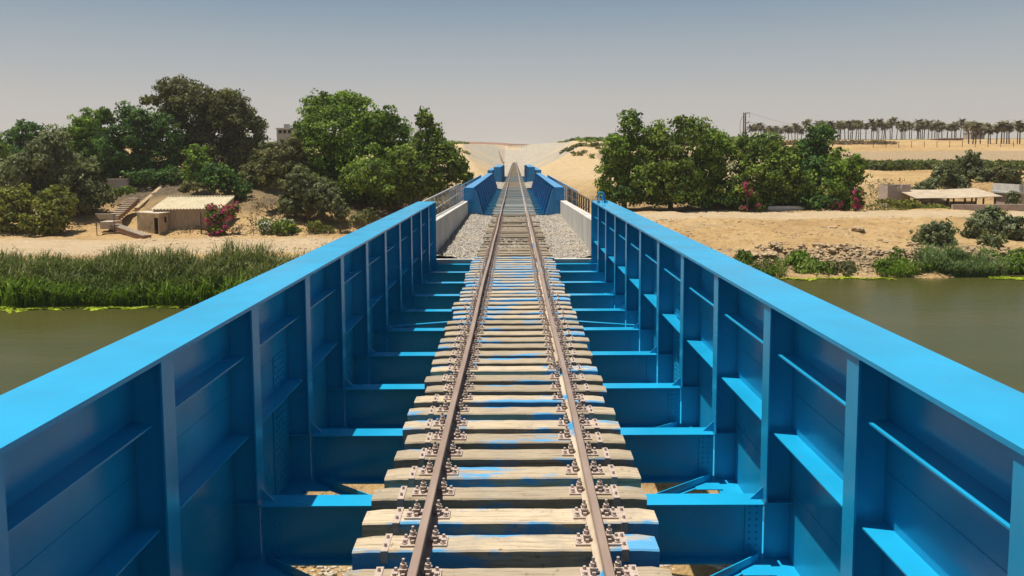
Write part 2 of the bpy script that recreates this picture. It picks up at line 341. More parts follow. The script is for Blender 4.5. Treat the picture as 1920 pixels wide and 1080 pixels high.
# ------------------------------------------------------------------ terrain
YL = [-600, 50, 57, 60, 62, 72, 78, 97, 103, 110, 118, 125, 135, 160, 250, 400, 520, 1000, 4000]
ZL = [-12, -11, -9.2, -8.0, -7.6, -6.95, -6.6, -6.4, -5.6, -3.4, -1.3, -.4, .3, 1.8, 4.8, 9.6, 11.2, 12.5, 14]
YR = [-600, 62, 70, 72.3, 74, 76.8, 85, 94, 107, 118, 130, 160, 186, 196, 203, 215, 300, 325, 350, 400, 520, 1000, 4000]
ZR = [-12, -11, -9, -8.0, -7.3, -5.9, -5.5, -4.5, -4.3, -3.2, -1.0, .4, 1.7, 3.2, 4.1, 5.9, 6.7, 8.4, 9.9, 10.9, 11.5, 12.5, 14]
def terrain(x, y, parts=False):
    x = np.asarray(x, float); y = np.asarray(y, float)
    n1 = fbm(x * .06 + 3, y * .06 + 8, 4); n2 = fbm(x * .5, y * .5, 4)
    wig = n1 * 3.2 * sstep(52, 60, y) * (1 - sstep(140, 200, y))
    zl = np.interp(y + wig * (x < 0) * .8, YL, ZL); zr = np.interp(y + wig, YR, ZR)
    b = sstep(-6, 14, x); z = zl * (1 - b) + zr * b
    zc = np.interp(y, [-600, 52, 62, 70, 100, 120, 140, 200, 300, 400, 520, 1000, 4000], [-12, -11, -9, -7.4, -6, -4, -1.5, 1.6, 6, 9, 11, 12.5, 14])
    c = np.exp(-(x / 12.) ** 2); z = z * (1 - c * .6) + zc * c * .6
    scarp = np.exp(-((y - 75.2 + wig) / 1.9) ** 2) * sstep(16, 26, x)
    z = z + n2 * (.28 + .9 * scarp) * (1 - .6 * sstep(180, 210, y)) * sstep(55, 60, y) + n1 * .5 * sstep(60, 75, y) * (1 - sstep(180, 200, y))
    pad = sstep(41, 47, x) * sstep(107, 109, y) * (1 - sstep(121, 128, y)); z = z * (1 - pad) + (-4.75 + n2 * .15) * pad
    er = sstep(72, 75, y) * (1 - sstep(96, 99, y)) * (x > 6); z = z + er * (.16 * vnoise(x * 1.5, y * 1.1) - .34 * np.clip(vnoise(x * .55 + 9, y * .8) - .24, 0, 1) * 4 + .22 * vnoise(x * .9 + 70, y * .25))
    hl = sstep(102, 106, y) * (1 - sstep(125, 140, y)) * (x < -12); z = z + hl * (.45 * vnoise(x * .45 + 5, y * .4) + .2 * vnoise(x * 1.3, y * 1.3))
    # spit of sand and gravel under the near span
    sp = 1 - sstep(7.5, 15, np.abs(x) - .06 * (y - 20)); sp = sp * sstep(6, 12, y) * (1 - sstep(58, 66, y))
    z = np.where(y < 66, z * (1 - sp) + (-5.6 + n2 * .25) * sp, z)
    # fills that carry the ballasted track
    ax = np.abs(x)
    def fill(y0, y1, z, top=-.72, half=3.3, s=.72):
        dy = np.maximum(np.maximum(y0 - y, y - y1), 0); dx = np.maximum(ax - half, 0)
        return np.maximum(z, top - s * np.hypot(dx, dy) - np.where(dy > 0, 3, 0) * sstep(0, .4, dy))
    z = fill(27.2, 45.2, z); z = fill(88, 106, z)
    z = np.maximum(z, np.where(y > 141, -.55 - .6 * np.maximum(ax - 4.5, 0), -99))
    # cutting beyond
    lim = -.55 + .50 * np.maximum(ax - (4.6 + .004 * np.maximum(y - 140, 0)), 0) + np.maximum(y - 455, 0) * .105
    cut = np.where(y > 140, lim, 99)
    paved = ((z > cut + .1) & (y > 175)) * 1.0
    paved = paved * sstep(185, 215, y + n1 * 40) * np.clip(.85 + 1.3 * fbm(x * .05 + 31, y * .02), .3, 1)
    z = np.minimum(z, cut)
    fieldL = 0
    if not parts: return z
    rock = np.clip(scarp * 1.25 - .15 + .5 * vnoise(x * .4, y * .4), 0, 1) * (scarp > .1)
    rock = np.maximum(rock, np.clip(fbm(x * .3 + 50, y * .5) * 2.2 - .55, 0, .6) * (x > 8) * (y > 74) * (y < 95))
    road = (sstep(79, 82, y + wig * .3) * (1 - sstep(93, 96, y + wig * .3)) * (x < -4) + sstep(95.5, 98, y + wig) * (1 - sstep(105, 107, y + wig)) * (x > 6))
    litter = sstep(104, 110, y + n2 * 6) * (1 - sstep(150, 165, y)) * (x < -9) + sstep(107.5, 109.5, y + n2 * 1.5) * (1 - sstep(120, 126, y)) * sstep(10.5, 12.5, x) * (1 - sstep(44, 47, x))
    litter = np.clip(litter * (.55 + 1.2 * fbm(x * .12 + 5, y * .12)), 0, 1)
    green = sstep(150, 165, y) * (1 - sstep(184, 187, y)) * (x > 20) + (np.abs(x) > 34 + n1 * 8) * sstep(300, 320, y) * .9 * (np.abs(x) < 100) + (y > 340) * (ax > 60) * .9
    green = green + sstep(60, 62, y) * (1 - sstep(66, 74, y)) * (x < -12) * .7
    terrace = (y > 187) * (y < 202) * (x > 20) * 1.0
    red = np.zeros_like(x)
    pale = sstep(112, 150, y) * (ax < 60) * .85
    return z, dict(pale=pale, rock=rock, road=np.clip(road, 0, 1), litter=litter, green=np.clip(green, 0, 1), terrace=terrace, paved=paved, redsoil=red)
def tz(x, y): return float(terrain(np.array([x]), np.array([y]))[0])

def grid_axis(segs):
    o = []
    for a, b, s in segs: o += list(np.arange(a, b, s))
    return np.array(o + [segs[-1][1]])
gx = grid_axis([(-4000, -600, 400), (-600, -120, 40), (-120, -60, 4), (-60, 70, .55), (70, 140, 4), (140, 600, 40), (600, 4000, 400)])
gy = grid_axis([(-600, -60, 60), (-60, 5, 8), (5, 56, 1.2), (56, 130, .5), (130, 220, 1.2), (220, 560, 5), (560, 1200, 40), (1200, 5000, 400)])
X, Y_ = np.meshgrid(gx, gy); Z, AT = terrain(X, Y_, True)
nx, ny = len(gx), len(gy); idx = np.arange(nx * ny).reshape(ny, nx)
Fq = np.stack([idx[:-1, :-1], idx[:-1, 1:], idx[1:, 1:], idx[1:, :-1]], -1).reshape(-1, 4)
g = fast_mesh('ground', np.stack([X, Y_, Z], -1).reshape(-1, 3), Fq, GROUND, attr={k: v.ravel() for k, v in AT.items()}, smooth=True)
tag(g, kind='structure')
wm = MB().add([(-4000, -600, -8), (4000, -600, -8), (4000, 100, -8), (-4000, 100, -8)], [(0, 1, 2, 3)]).build('river_water', WATER, fix=False)
tag(wm, kind='structure')
# distant ridge of red-brown soil
hp = [(-60, 0), (-45, 5.0), (-25, 8.2), (0, 7.0), (20, 4.6), (45, 3.2), (80, 2.5), (120, 0)]
xs = np.linspace(-95, 95, 60); ysr = np.linspace(600, 690, 14)
XX, YY = np.meshgrid(xs, ysr)
prof = np.interp(XX, [-95, -60, -48, -20, 5, 30, 60, 95], [0, 2.2, 5.2, 4.3, 2.6, 1.6, 1.0, 0]); ZZ = 10.6 + prof * 1.0 * np.sin(np.clip((YY - 600) / 90, 0, 1) * math.pi) ** .6 + fbm(XX * .1, YY * .1) * .4
ii = np.arange(XX.size).reshape(XX.shape); FF = np.stack([ii[:-1, :-1], ii[:-1, 1:], ii[1:, 1:], ii[1:, :-1]], -1).reshape(-1, 4)
RED = mat_simple('red_brown_soil', (.20, .115, .075), (.27, .16, .11), .2, .95, .1)
tag(fast_mesh('hill', np.stack([XX, YY, ZZ], -1).reshape(-1, 3), FF, RED, smooth=True), kind='structure')

# ------------------------------------------------------------------ foliage
def leaf_cards(P, N, size, aspect, rg, droop=0.0, up=0.0):
    n = len(P)
    N = N / np.maximum(np.linalg.norm(N, axis=1, keepdims=True), 1e-6)
    a = rg.normal(size=(n, 3)); a[:, 2] += up; a[:, 2] -= droop
    U = np.cross(N, a); U /= np.maximum(np.linalg.norm(U, axis=1, keepdims=True), 1e-6)
    Vv = np.cross(U, N)
    s = size * rg.uniform(.6, 1.35, (n, 1))
    Vs = s * aspect
    q = np.stack([P - Vv * Vs * .5, P + U * s * .5, P + Vv * Vs * .5, P - U * s * .5], 1)  # diamond leaf clump
    return q.reshape(-1, 3)
def crown_mesh(name, lobes, mt, n_per, leaf, seed, aspect=1.3, shell=.55, sub=26, subr=.30, up=0.0, parent=None, jag=.25):
    """lobes: (centre, radii); small leaf faces packed in clumps over each lobe"""
    rg = np.random.default_rng(seed); VP = []; TN = []
    tot = sum(l[1][0] * l[1][2] for l in lobes)
    for c, r in lobes:
        c = np.array(c); r = np.array(r); n = int(n_per * r[0] * r[2] / tot)
        m = max(10, int(6.2 / subr ** 2 * (sub / 26)))
        d = rg.normal(size=(m, 3)); d /= np.linalg.norm(d, axis=1, keepdims=True)
        d[:, 2] = np.where(d[:, 2] < -.85, -d[:, 2] * .4, d[:, 2])
        rad = rg.uniform(shell, 1.0, (m, 1)) ** .6 * (1 + jag * rg.normal(size=(m, 1)) * .5)
        cc = c + d * r * rad * (1 - subr * .5)
        sr = subr * r.mean() * rg.uniform(.6, 1.35, m)
        tint = rg.uniform(.0, 1.0, m)
        k = rg.integers(0, m, n)
        e = rg.normal(size=(n, 3)); e /= np.linalg.norm(e, axis=1, keepdims=True)
        e[:, 2] = np.abs(e[:, 2]) * np.where(rg.random(n) < .75, 1, -1)
        rr = rg.uniform(.25, 1, (n, 1)) ** .45
        rr = np.where(rg.random((n, 1)) < .07, rr * 1.35, rr)
        P = cc[k] + e * sr[k][:, None] * rr * np.array([1, 1, .8])
        N = e * 1.0 + d[k] * .5 + rg.normal(size=(n, 3)) * .55
        VP.append(leaf_cards(P, N, leaf, aspect, rg, up=up)); TN.append(np.repeat(np.clip(tint[k] + rg.normal(size=n) * .16, 0, 1), 4))
    V = np.concatenate(VP); T = np.concatenate(TN)
    Fq = np.arange(len(V)).reshape(-1, 4)
    return fast_mesh(name, V, Fq, mt, parent, {'tint': T})
def trunk_mesh(base, tips, r, parent, mt=BARK, name='trunk'):
    mb = MB(); base = Vector(base)
    top = sum((Vector(t) for t in tips), Vector()) / len(tips)
    mid = base.lerp(top, .42); mid.x += random.uniform(-.3, .3) * r
    mb.tube(base - Vector((0, 0, .4)), mid, r, r * .7)
    for t in tips:
        t = Vector(t); q = mid.lerp(t, .5) + Vector((random.uniform(-.4, .4), random.uniform(-.4, .4), random.uniform(0, .5)))
        mb.tube(mid, q, r * .55, r * .35, 6); mb.tube(q, t, r * .35, r * .1, 6)
    return mb.build(name, mt, parent, smooth=True)
def tree(kind, label, cat, Y, lobes_px, leafmat, dens=1.0, leaf=.30, group=None, aspect=1.3, up=0.0, trunk=True, seed=0, shell=.42, subr=.25, jag=.25, dbox=1.0, mt2=None, cname='crown', base_x=None):
    cx = sum(l[0] * l[2] for l in lobes_px) / sum(l[2] for l in lobes_px)
    if base_x is not None: cx = base_x
    pb = at(cx, 400, Y); bz = tz(pb.x, Y)
    root = empty(kind, (pb.x, Y, bz))
    tag(root, label, cat, group)
    L = []
    for i, l in enumerate(lobes_px):
        p = at(l[0], l[1], Y); rx = l[2] * mpp(Y); rz = l[3] * mpp(Y)
        dy = l[4] if len(l) > 4 else random.uniform(-.5, .5) * rx
        L.append((((p.x - pb.x), dy, p.z - bz), (rx, rx * .95 * dbox, rz)))
    area = sum(l[1][0] * l[1][2] for l in L)
    n = int(area * 235 * dens * (.34 / leaf) ** 2)
    crown_mesh(cname, L, leafmat, n, leaf, seed or random.randint(1, 9999), aspect, parent=root, up=up, shell=shell, subr=subr, jag=jag)
    if trunk:
        tips = [(l[0][0] * .8, l[0][1] * .8, l[0][2]) for l in L if l[0][2] > 1.0][:7] or [(0, 0, 1.)]
        trunk_mesh((0, 0, 0), tips, .05 * (max(l[0][2] for l in L) + 2) * .62, root)
    return root

# left bank
tree('broadleaf_tree', 'dark green rounded broadleaf tree on the skyline at the far left', 'tree', 138, [(52,250,32,27),(25,275,32,32),(82,264,22,22),(50,300,45,40)], LF['dark'])
tree('feathery_tree', 'green tree cut off by the left frame edge above the grey-green tamarisks', 'tree', 130, [(-8,290,30,42),(10,330,30,40)], LF['mid'])
tree('tamarisk_tree', 'tall grey-green tamarisk with hazy foliage in front of the dark tree at far left', 'tree', 117, [(100,298,42,58),(58,325,48,50),(15,345,40,45),(80,345,60,45)], LF['grey'], leaf=.28, aspect=2.6, up=1.6, shell=.3, subr=.4)
tree('tamarisk_tree', 'shorter dark grey-green tamarisk beside the brick steps', 'tree', 106, [(160,355,42,50),(190,372,26,30),(140,372,40,40)], LF['grey'], leaf=.28, aspect=2.4, up=1.2, shell=.3, subr=.4)
tree('feathery_tree', 'bright green loose-crowned tree with thin twigs at its top left of the dark glossy tree', 'tree', 131, [(168,244,40,38),(145,265,36,38),(200,222,20,22),(175,295,52,48)], LF['bright'], leaf=.26, aspect=2.0, up=1.0, shell=.3)
tree('broadleaf_tree', 'very dark glossy broadleaf tree standing above the hillside path', 'tree', 124, [(235,222,28,32),(268,236,34,34),(302,255,40,42),(240,280,48,52),(292,300,44,40),(214,300,26,38),(255,318,44,22),(205,318,26,22)], LF['dark'], leaf=.31)
tree('spreading_tree', 'tallest tree of the left bank with a wide olive-brown crown', 'tree', 132, [(332,170,36,30),(370,198,56,42),(428,208,48,42),(462,250,42,55),(392,255,68,55),(287,190,20,12),(318,218,34,28),(420,305,72,46),(474,300,34,42),(352,285,42,40),(450,325,50,34),(490,290,26,30)], LF['olive'], leaf=.28, aspect=1.8, shell=.4)
tree('leafy_shrub', 'light green bush glowing at the foot of the olive-brown tree', 'shrub', 116, [(374,302,24,34),(368,325,22,26)], LF['bright'])
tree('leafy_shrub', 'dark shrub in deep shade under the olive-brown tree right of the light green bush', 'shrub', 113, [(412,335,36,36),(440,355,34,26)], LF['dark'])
tree('feathery_tree', 'yellow-green airy tree on the slope right of the hut', 'tree', 109, [(532,305,46,36),(512,325,32,34),(560,322,34,34),(548,272,24,18)], LF['olive'], leaf=.24, aspect=2.0, up=.8, shell=.25)
tree('tamarisk_tree', 'grey-green drooping shrub below the yellow-green airy tree', 'shrub', 104, [(585,365,42,42),(560,345,34,34),(545,385,32,26),(620,375,30,36)], LF['grey'], leaf=.26, aspect=2.2, shell=.3)
tree('broadleaf_tree', 'large bright green tree with a billowing crown left of the railway', 'tree', 114, [(598,202,44,36),(652,198,44,30),(640,242,78,48),(704,232,44,40),(580,245,32,38),(612,292,56,46),(682,290,68,56),(738,255,40,42),(610,325,50,40),(670,340,60,34),(730,320,44,40)], LF['bright'], leaf=.29)
tree('broadleaf_tree', 'dark green tree with a pointed top standing nearest the left of the railway', 'tree', 107, [(795,225,20,24),(802,268,38,42),(832,304,38,42),(790,325,48,46),(850,325,22,32),(758,312,40,46),(700,335,60,40),(800,355,50,26),(740,360,50,26)], LF['mid'], leaf=.29)
tree('leafy_shrub', 'small fresh green shrub at the right foot of the pointed dark tree', 'shrub', 112, [(868,318,13,26),(876,335,12,14)], LF['bright'])
tree('leafy_shrub', 'round yellow-green shrub on the sand cut off by the left frame edge', 'shrub', 99.5, [(28,385,42,40),(-8,398,36,36),(25,418,46,26)], LF['yellow'], leaf=.3, trunk=False)
tree('leafy_shrub', 'round yellow-green shrub on the sand beside the hillside slope, second from the left edge', 'shrub', 99, [(94,385,40,38),(112,405,28,28),(80,416,38,26),(108,420,30,22)], LF['yellow'], leaf=.3, trunk=False)
tree('leafy_shrub', 'low green shrub at the top of the brick steps', 'shrub', 111, [(236,358,18,10),(222,362,10,9)], LF['mid'], trunk=False, leaf=.22)
tree('leafy_shrub', 'dry olive shrub on the slope above the long shed', 'shrub', 110, [(362,350,24,11),(345,356,12,8)], LF['olive'], trunk=False, leaf=.22)
tree('leafy_shrub', 'dim green shrub on the shaded slope behind the flowering bushes', 'shrub', 100, [(640,398,16,26),(632,380,10,16)], LF['grey'], leaf=.22)
tree('leafy_shrub', 'sparse dark shrub on the shaded slope close to the blue girder', 'shrub', 98, [(690,405,20,16),(665,412,14,12)], LF['grey'], leaf=.22, dens=.7)
tree('leafy_shrub', 'low pale green bush between the white-flowered bush and the railway', 'shrub', 98.5, [(592,428,22,14),(612,433,16,10)], LF['yellow'], leaf=.2, trunk=False, dens=.8)
for px, lab in ((500, 'low bush covered in white flowers right of the magenta one'), (538, 'second white-flowered bush further right along the sandy track')):
    r_ = tree('flowering_shrub', lab, 'shrub', 98.6, [(px,426,23,18),(px+8,434,18,12)], LF['mid'], leaf=.2, trunk=False, cname='foliage')
    b_ = at(px, 424, 98.6) - r_.location
    crown_mesh('flowers', [((b_.x, -.15, b_.z), (1.3, 1.2, 1.0))], LF['white'], 330, .13, px, 1.0, parent=r_, shell=.8)
def bougain(Y, lobes, label, fl=900, green=True, seed=3):
    r_ = tree('bougainvillea', label, 'shrub', Y, lobes, LF['mid'], leaf=.2, dens=1.0, trunk=True, cname='foliage', seed=seed)
    L = []
    for l in lobes:
        p = at(l[0] + random.uniform(-3, 3), l[1], Y) - r_.location
        L.append(((p.x, -.25, p.z), (l[2] * mpp(Y) * 1.1, l[2] * mpp(Y), l[3] * mpp(Y) * 1.08)))
    crown_mesh('flowers', L, LF['magenta'], fl, .2, seed + 9, 1.0, parent=r_, shell=.75, sub=9, subr=.3, jag=.5)
bougain(97.6, [(402,408,18,20),(425,400,16,14),(408,430,22,14),(437,392,14,10),(395,390,12,8)], 'magenta bougainvillea climbing over the right end of the long shed', 1300)
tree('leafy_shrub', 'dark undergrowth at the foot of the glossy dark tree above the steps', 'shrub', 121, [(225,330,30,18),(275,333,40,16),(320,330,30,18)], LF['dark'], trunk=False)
tree('leafy_shrub', 'grey-green thicket between the olive-brown tree and the yellow-green airy tree', 'shrub', 119, [(480,330,40,34),(505,300,28,40),(455,350,30,20)], LF['olive'], trunk=False, leaf=.28)
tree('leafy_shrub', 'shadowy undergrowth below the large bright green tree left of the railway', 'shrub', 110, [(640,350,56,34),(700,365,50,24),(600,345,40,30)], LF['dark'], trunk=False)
tree('leafy_shrub', 'dark thicket closing the gap behind the grey-green tamarisks at the left edge', 'shrub', 124, [(20,340,60,40),(120,330,60,44),(170,320,40,34)], LF['grey'], trunk=False)
# right bank
tree('broadleaf_tree', 'leftmost tree of the right bank with a narrow raised top', 'tree', 111, [(1180,232,26,26),(1150,285,34,38),(1185,285,48,48),(1148,335,36,42),(1200,345,46,42),(1140,365,22,18),(1170,372,40,20)], LF['bright'], leaf=.29, trunk=True)
tree('broadleaf_tree', 'rounded mid-green tree second from the left in the right-bank clump', 'tree', 110, [(1228,256,36,28),(1285,246,40,30),(1250,300,58,50),(1262,352,58,40)], LF['mid'], leaf=.29)
tree('broadleaf_tree', 'mid-green tree in the middle of the right-bank clump with an even domed top', 'tree', 112, [(1332,272,42,36),(1326,320,58,50),(1345,358,52,34)], LF['bright'], leaf=.29)
tree('broadleaf_tree', 'broad green tree standing before the utility pole', 'tree', 110, [(1398,282,38,30),(1440,276,38,30),(1418,325,58,44),(1400,362,50,28),(1455,355,40,34),(1462,304,38,38),(1475,340,40,40)], LF['mid'], leaf=.29)
tree('broadleaf_tree', 'dark tree with a conical top rising in front of the palms', 'tree', 113, [(1537,254,30,20),(1530,284,40,30),(1492,308,38,38),(1528,325,48,40),(1490,350,40,36)], LF['dark'], leaf=.34)
tree('broadleaf_tree', 'rightmost tree of the right-bank clump, brighter green and sloping down to the sand', 'tree', 109, [(1578,312,36,34),(1608,322,20,38),(1556,350,54,40),(1602,366,28,28),(1505,362,40,30)], LF['bright'], leaf=.29)
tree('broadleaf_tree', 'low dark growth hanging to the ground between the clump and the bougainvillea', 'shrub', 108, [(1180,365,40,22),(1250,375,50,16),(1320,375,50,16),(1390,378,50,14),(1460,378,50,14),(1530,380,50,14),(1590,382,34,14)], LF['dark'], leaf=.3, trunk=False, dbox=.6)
bougain(106.6, [(1398,350,9,9),(1405,360,8,7)], 'small magenta bougainvillea patch high on the right-bank hedge', 160, seed=21)
bougain(106.3, [(1425,388,12,7),(1392,390,8,5)], 'low magenta bougainvillea sprig in the shade at the middle of the hedge', 90, seed=23)
bougain(106.2, [(1567,386,10,11)], 'magenta bougainvillea tuft left of the tall magenta streak', 200, seed=25)
bougain(106.0, [(1606,365,8,13),(1604,385,8,10)], 'tall streak of magenta bougainvillea at the right end of the hedge', 330, seed=27)
# scrub round the shed
tree('tamarisk_tree', 'tall dark grey-green tamarisk rising behind the open shed', 'tree', 130, [(1825,305,22,22),(1822,335,34,26),(1850,335,28,24)], LF['grey'], leaf=.28, aspect=2.4, up=1.4, shell=.3)
tree('tamarisk_tree', 'broad grey-green tamarisk left of the tall one behind the open shed', 'tree', 128, [(1780,318,26,18),(1765,330,24,18),(1788,345,28,18)], LF['grey'], leaf=.28, aspect=2.2, up=1.0, shell=.3)
tree('tamarisk_tree', 'olive tamarisk at the right end behind the open shed', 'tree', 127, [(1885,330,28,22),(1903,345,22,18)], LF['olive'], leaf=.28, aspect=2.2, up=1.0, shell=.3)
tree('leafy_shrub', 'soft sage-green shrub right of the small ruined block wall', 'shrub', 124, [(1738,350,22,13),(1725,358,18,10),(1750,340,14,10)], LF['sage'], leaf=.24, trunk=False)
tree('leafy_shrub', 'dark shrub against the right end of the open shed', 'shrub', 112, [(1898,378,14,24),(1893,395,16,14)], LF['grey'], leaf=.26)
tree('leafy_shrub', 'dry golden-green brush on the bank left of the open shed', 'shrub', 112, [(1690,382,28,9),(1712,388,24,8),(1660,378,16,6)], LF['yellow'], leaf=.2, trunk=False, dens=.8)
tree('leafy_shrub', 'dry golden-green brush in front of the open shed', 'shrub', 111, [(1758,392,32,9),(1735,394,24,8)], LF['yellow'], leaf=.2, trunk=False, dens=.8)
tree('leafy_shrub', 'rounded sage-green bush standing alone on the sand slope above the river', 'shrub', 79.5, [(1738,438,26,22),(1772,434,28,22),(1756,452,42,20)], LF['sage'], leaf=.24, aspect=1.8)
tree('leafy_shrub', 'large grey-green bush behind and right of the lone rounded one', 'shrub', 85, [(1832,428,34,26),(1862,415,32,28),(1842,445,38,22)], LF['sage'], leaf=.24, aspect=1.8)
tree('leafy_shrub', 'grey-green bush at the right frame edge above the river', 'shrub', 83, [(1900,432,30,30),(1915,452,28,24)], LF['sage'], leaf=.24, aspect=1.8)
tree('leafy_shrub', 'small round bush in front of the large grey-green one', 'shrub', 79, [(1862,455,28,20)], LF['grey'], leaf=.22, aspect=1.6)
tree('leafy_shrub', 'green brush between the open shed and the river bushes', 'shrub', 101, [(1835,408,26,9),(1865,402,20,10)], LF['yellow'], leaf=.22, trunk=False)
for px, py, a, b, Y, lm, lab in (
    (1398,488,18,14,75.5,'mid','green tuft of grass at the left end of the rocky bank'),
    (1432,508,20,9,74.2,'olive','olive brush at the waterline nearest the blue girder'),
    (1500,488,22,14,75.2,'bright','tall green bush growing on the rocks'),
    (1525,505,34,14,74.0,'mid','wide green waterside bush in front of the rocks'),
    (1580,505,24,13,74.0,'olive','olive-green waterside bush right of the wide green one'),
    (1650,502,18,12,74.4,'mid','small dark green waterside bush in the middle of the bank'),
    (1685,488,26,13,75.6,'bright','fresh green bush halfway up the rocky bank'),
    (1725,500,22,16,74.6,'olive','olive bush left of the pale reeds'),
    (1850,478,18,9,77.5,'mid','dark low bush below the small round bush'),
    (1905,480,20,10,77.0,'mid','dark low bush at the right frame edge near the river'),
    (1845,500,24,12,75.2,'dry','brownish brush right of the pale reeds'),
    (1895,500,26,12,74.8,'bright','bright green waterside bush near the right frame edge')):
    tree('waterside_bush', lab, 'bush', Y, [(px,py,a*1.3,b*1.35),(px+a*.5,py+b*.3,a*.9,b*.9),(px-a*.6,py+b*.4,a*.7,b*.8)], LF[lm], leaf=.15, aspect=3.2, up=2.2, trunk=False, cname='foliage', dens=.85, shell=.2, subr=.45)

# reeds
def reeds(name, xf, n, h, mt, seed, lean=.35, wdt=.055, leaves=3):
    rg = np.random.default_rng(seed); x, y = xf(rg, n); z = terrain(x, y)
    ph = fbm(x * .45 + 9, y * .45); H = h * (.62 + .6 * rg.random(n)) * (1 + .95 * ph)
    base = np.stack([x, y, np.maximum(z, -8.1)], 1); VV = []; T = []
    tn = np.clip(.45 + ph * .5 + rg.normal(size=n) * .18, 0, 1)
    th = rg.uniform(0, 2 * math.pi, n); dirv = np.stack([np.cos(th), np.sin(th), np.zeros(n)], 1)
    ln = rg.normal(size=(n, 3)) * np.array([1, 1, 0]) * lean * .35; ln[:, 0] += .18 * lean
    def strip(p0, p1, w0, w1, dv):
        return np.stack([p0 - dv * w0[:, None], p0 + dv * w0[:, None], p1 + dv * w1[:, None], p1 - dv * w1[:, None]], 1).reshape(-1, 3)
    mid = base + np.stack([ln[:, 0] * H * .3, ln[:, 1] * H * .3, H * .55], 1); top = base + np.stack([ln[:, 0] * H, ln[:, 1] * H, H], 1)
    w0 = np.full(n, wdt * .6); VV += [strip(base, mid, w0, w0, dirv), strip(mid, top, w0, w0 * .3, dirv)]; T += [np.repeat(tn * .8, 4)] * 2
    for k in range(leaves):
        f = rg.uniform(.35, .95, n)[:, None]; p0 = base + (top - base) * f
        t2 = rg.uniform(0, 2 * math.pi, n); L = H * rg.uniform(.16, .30, n)
        o = np.stack([np.cos(t2) * L * .7, np.sin(t2) * L * .7, L * rg.uniform(.1, .9, n)], 1)
        dv = np.stack([-np.sin(t2), np.cos(t2), np.zeros(n)], 1)
        VV.append(strip(p0, p0 + o, np.full(n, wdt * .75), np.full(n, wdt * .15), dv)); T.append(np.repeat(np.clip(tn + rg.normal(size=n) * .1, 0, 1), 4))
    V = np.concatenate(VV); return fast_mesh(name, V, np.arange(len(V)).reshape(-1, 4), mt, attr={'tint': np.concatenate(T)})
def xl(rg, n): return rg.uniform(-47, -9, n), 60.2 + 8.6 * rg.random(n) ** 1.1
tag(reeds('reeds', xl, 17000, 2.15, LF['reed'], 5), 'dense belt of tall dark green reeds along the left river bank', 'reeds', kind='stuff')
def xl2(rg, n):
    c = rg.choice([-35.5, -30, -25, -19.], n, p=[.45, .2, .15, .2]); return c + rg.normal(size=n) * 1.6, 59.3 + rg.random(n) * 1.3
tag(reeds('water_grass', xl2, 2200, 1.7, LF['bright'], 6, .9), 'lighter green grass spilling over the water in front of the reeds', 'grass', kind='stuff')
def xr(rg, n): return at(1798, 500, 73.5).x + rg.normal(size=n) * 1.35, 72.3 + rg.random(n) * 2.6
tag(reeds('pale_reeds', xr, 2300, 1.4, LF['pale'], 8, .9), 'mound of pale green reeds drooping into the river on the right bank', 'reeds', kind='stuff')
def xg(rg, n):
    x = rg.uniform(18, 56, n * 4); y = 72.4 + rg.random(n * 4) ** 1.6 * 2.6; k = fbm(x * .35 + 40, y * .3) + .15 * (x > 40) > .12
    x = x[k][:n]; y = y[k][:n]; m_ = n - len(x); return np.concatenate([x, x[:m_]]) , np.concatenate([y, y[:m_]])
tag(reeds('bank_grass', xg, 2200, .6, LF['bright'], 9, .9), 'short grass growing along the right waterline', 'grass', kind='stuff')
def algae(name, segs, seed, label):
    rg = np.random.default_rng(seed); V = []; T = []
    for x0, x1, y, wd, n in segs:
        x = rg.uniform(x0, x1, n); yy = y + .35 * np.sin(x * .9) + .3 * np.sin(x * 2.3 + 1) + rg.normal(size=n) * wd
        P = np.stack([x, yy, -7.975 + rg.random(n) * .03], 1); N = np.tile([0, 0, 1.], (n, 1)) + rg.normal(size=(n, 3)) * .12
        V.append(leaf_cards(P, N, .34, 1.5, rg)); T.append(np.repeat(rg.random(n), 4))
    V = np.concatenate(V); tag(fast_mesh(name, V, np.arange(len(V)).reshape(-1, 4), LF['lime'], attr={'tint': np.concatenate(T)}), label, 'algae', kind='stuff')
algae('algae', [(-44, -31, 59.0, .30, 900), (-31, -16, 59.1, .16, 900), (-44, -36, 58.8, .4, 350)], 3, 'lime green algae floating along the foot of the left reeds')
algae('duckweed', [(43, 54, 71.3, .35, 1300), (24, 34, 71.7, .12, 350)], 4, 'lime green duckweed floating along the right river edge')
def scatter(name, xf, n, leaf, mt, seed, label, cat, hgt=.5, clump=5):
    rg = np.random.default_rng(seed); x, y = xf(rg, n // clump); x = np.repeat(x, clump) + rg.normal(size=(n // clump) * clump) * .45; y = np.repeat(y, clump) + rg.normal(size=len(x)) * .45
    z = terrain(x, y); P = np.stack([x, y, z + rg.random(len(x)) * hgt], 1); N = rg.normal(size=(len(x), 3))
    V = leaf_cards(P, N, leaf, 2.2, rg, up=1.0); t = np.repeat(np.repeat(rg.random(n // clump), clump), 4)[:len(V)]
    tag(fast_mesh(name, V, np.arange(len(V)).reshape(-1, 4), mt, attr={'tint': t}), label, cat, kind='stuff')
scatter('dry_brush', lambda rg, n: (rg.uniform(-46, -8, n), 72 + rg.normal(size=n) * 2.0), 5000, .16, LF['dry'], 12, 'brown dry brush between the reeds and the sandy track', 'brush', .55, 40)
scatter('dry_grass', lambda rg, n: (rg.uniform(-45, -6, n), 98 + rg.random(n) * 16), 5000, .14, LF['dry'], 13, 'tufts of dry grass on the slope around the hut', 'grass', .4, 14)
scatter('scrub_grass', lambda rg, n: (rg.uniform(44, 62, n), 108 + rg.random(n) * 20), 3500, .15, LF['olive'], 14, 'olive scrub grass around the open shed', 'grass', .5, 14)
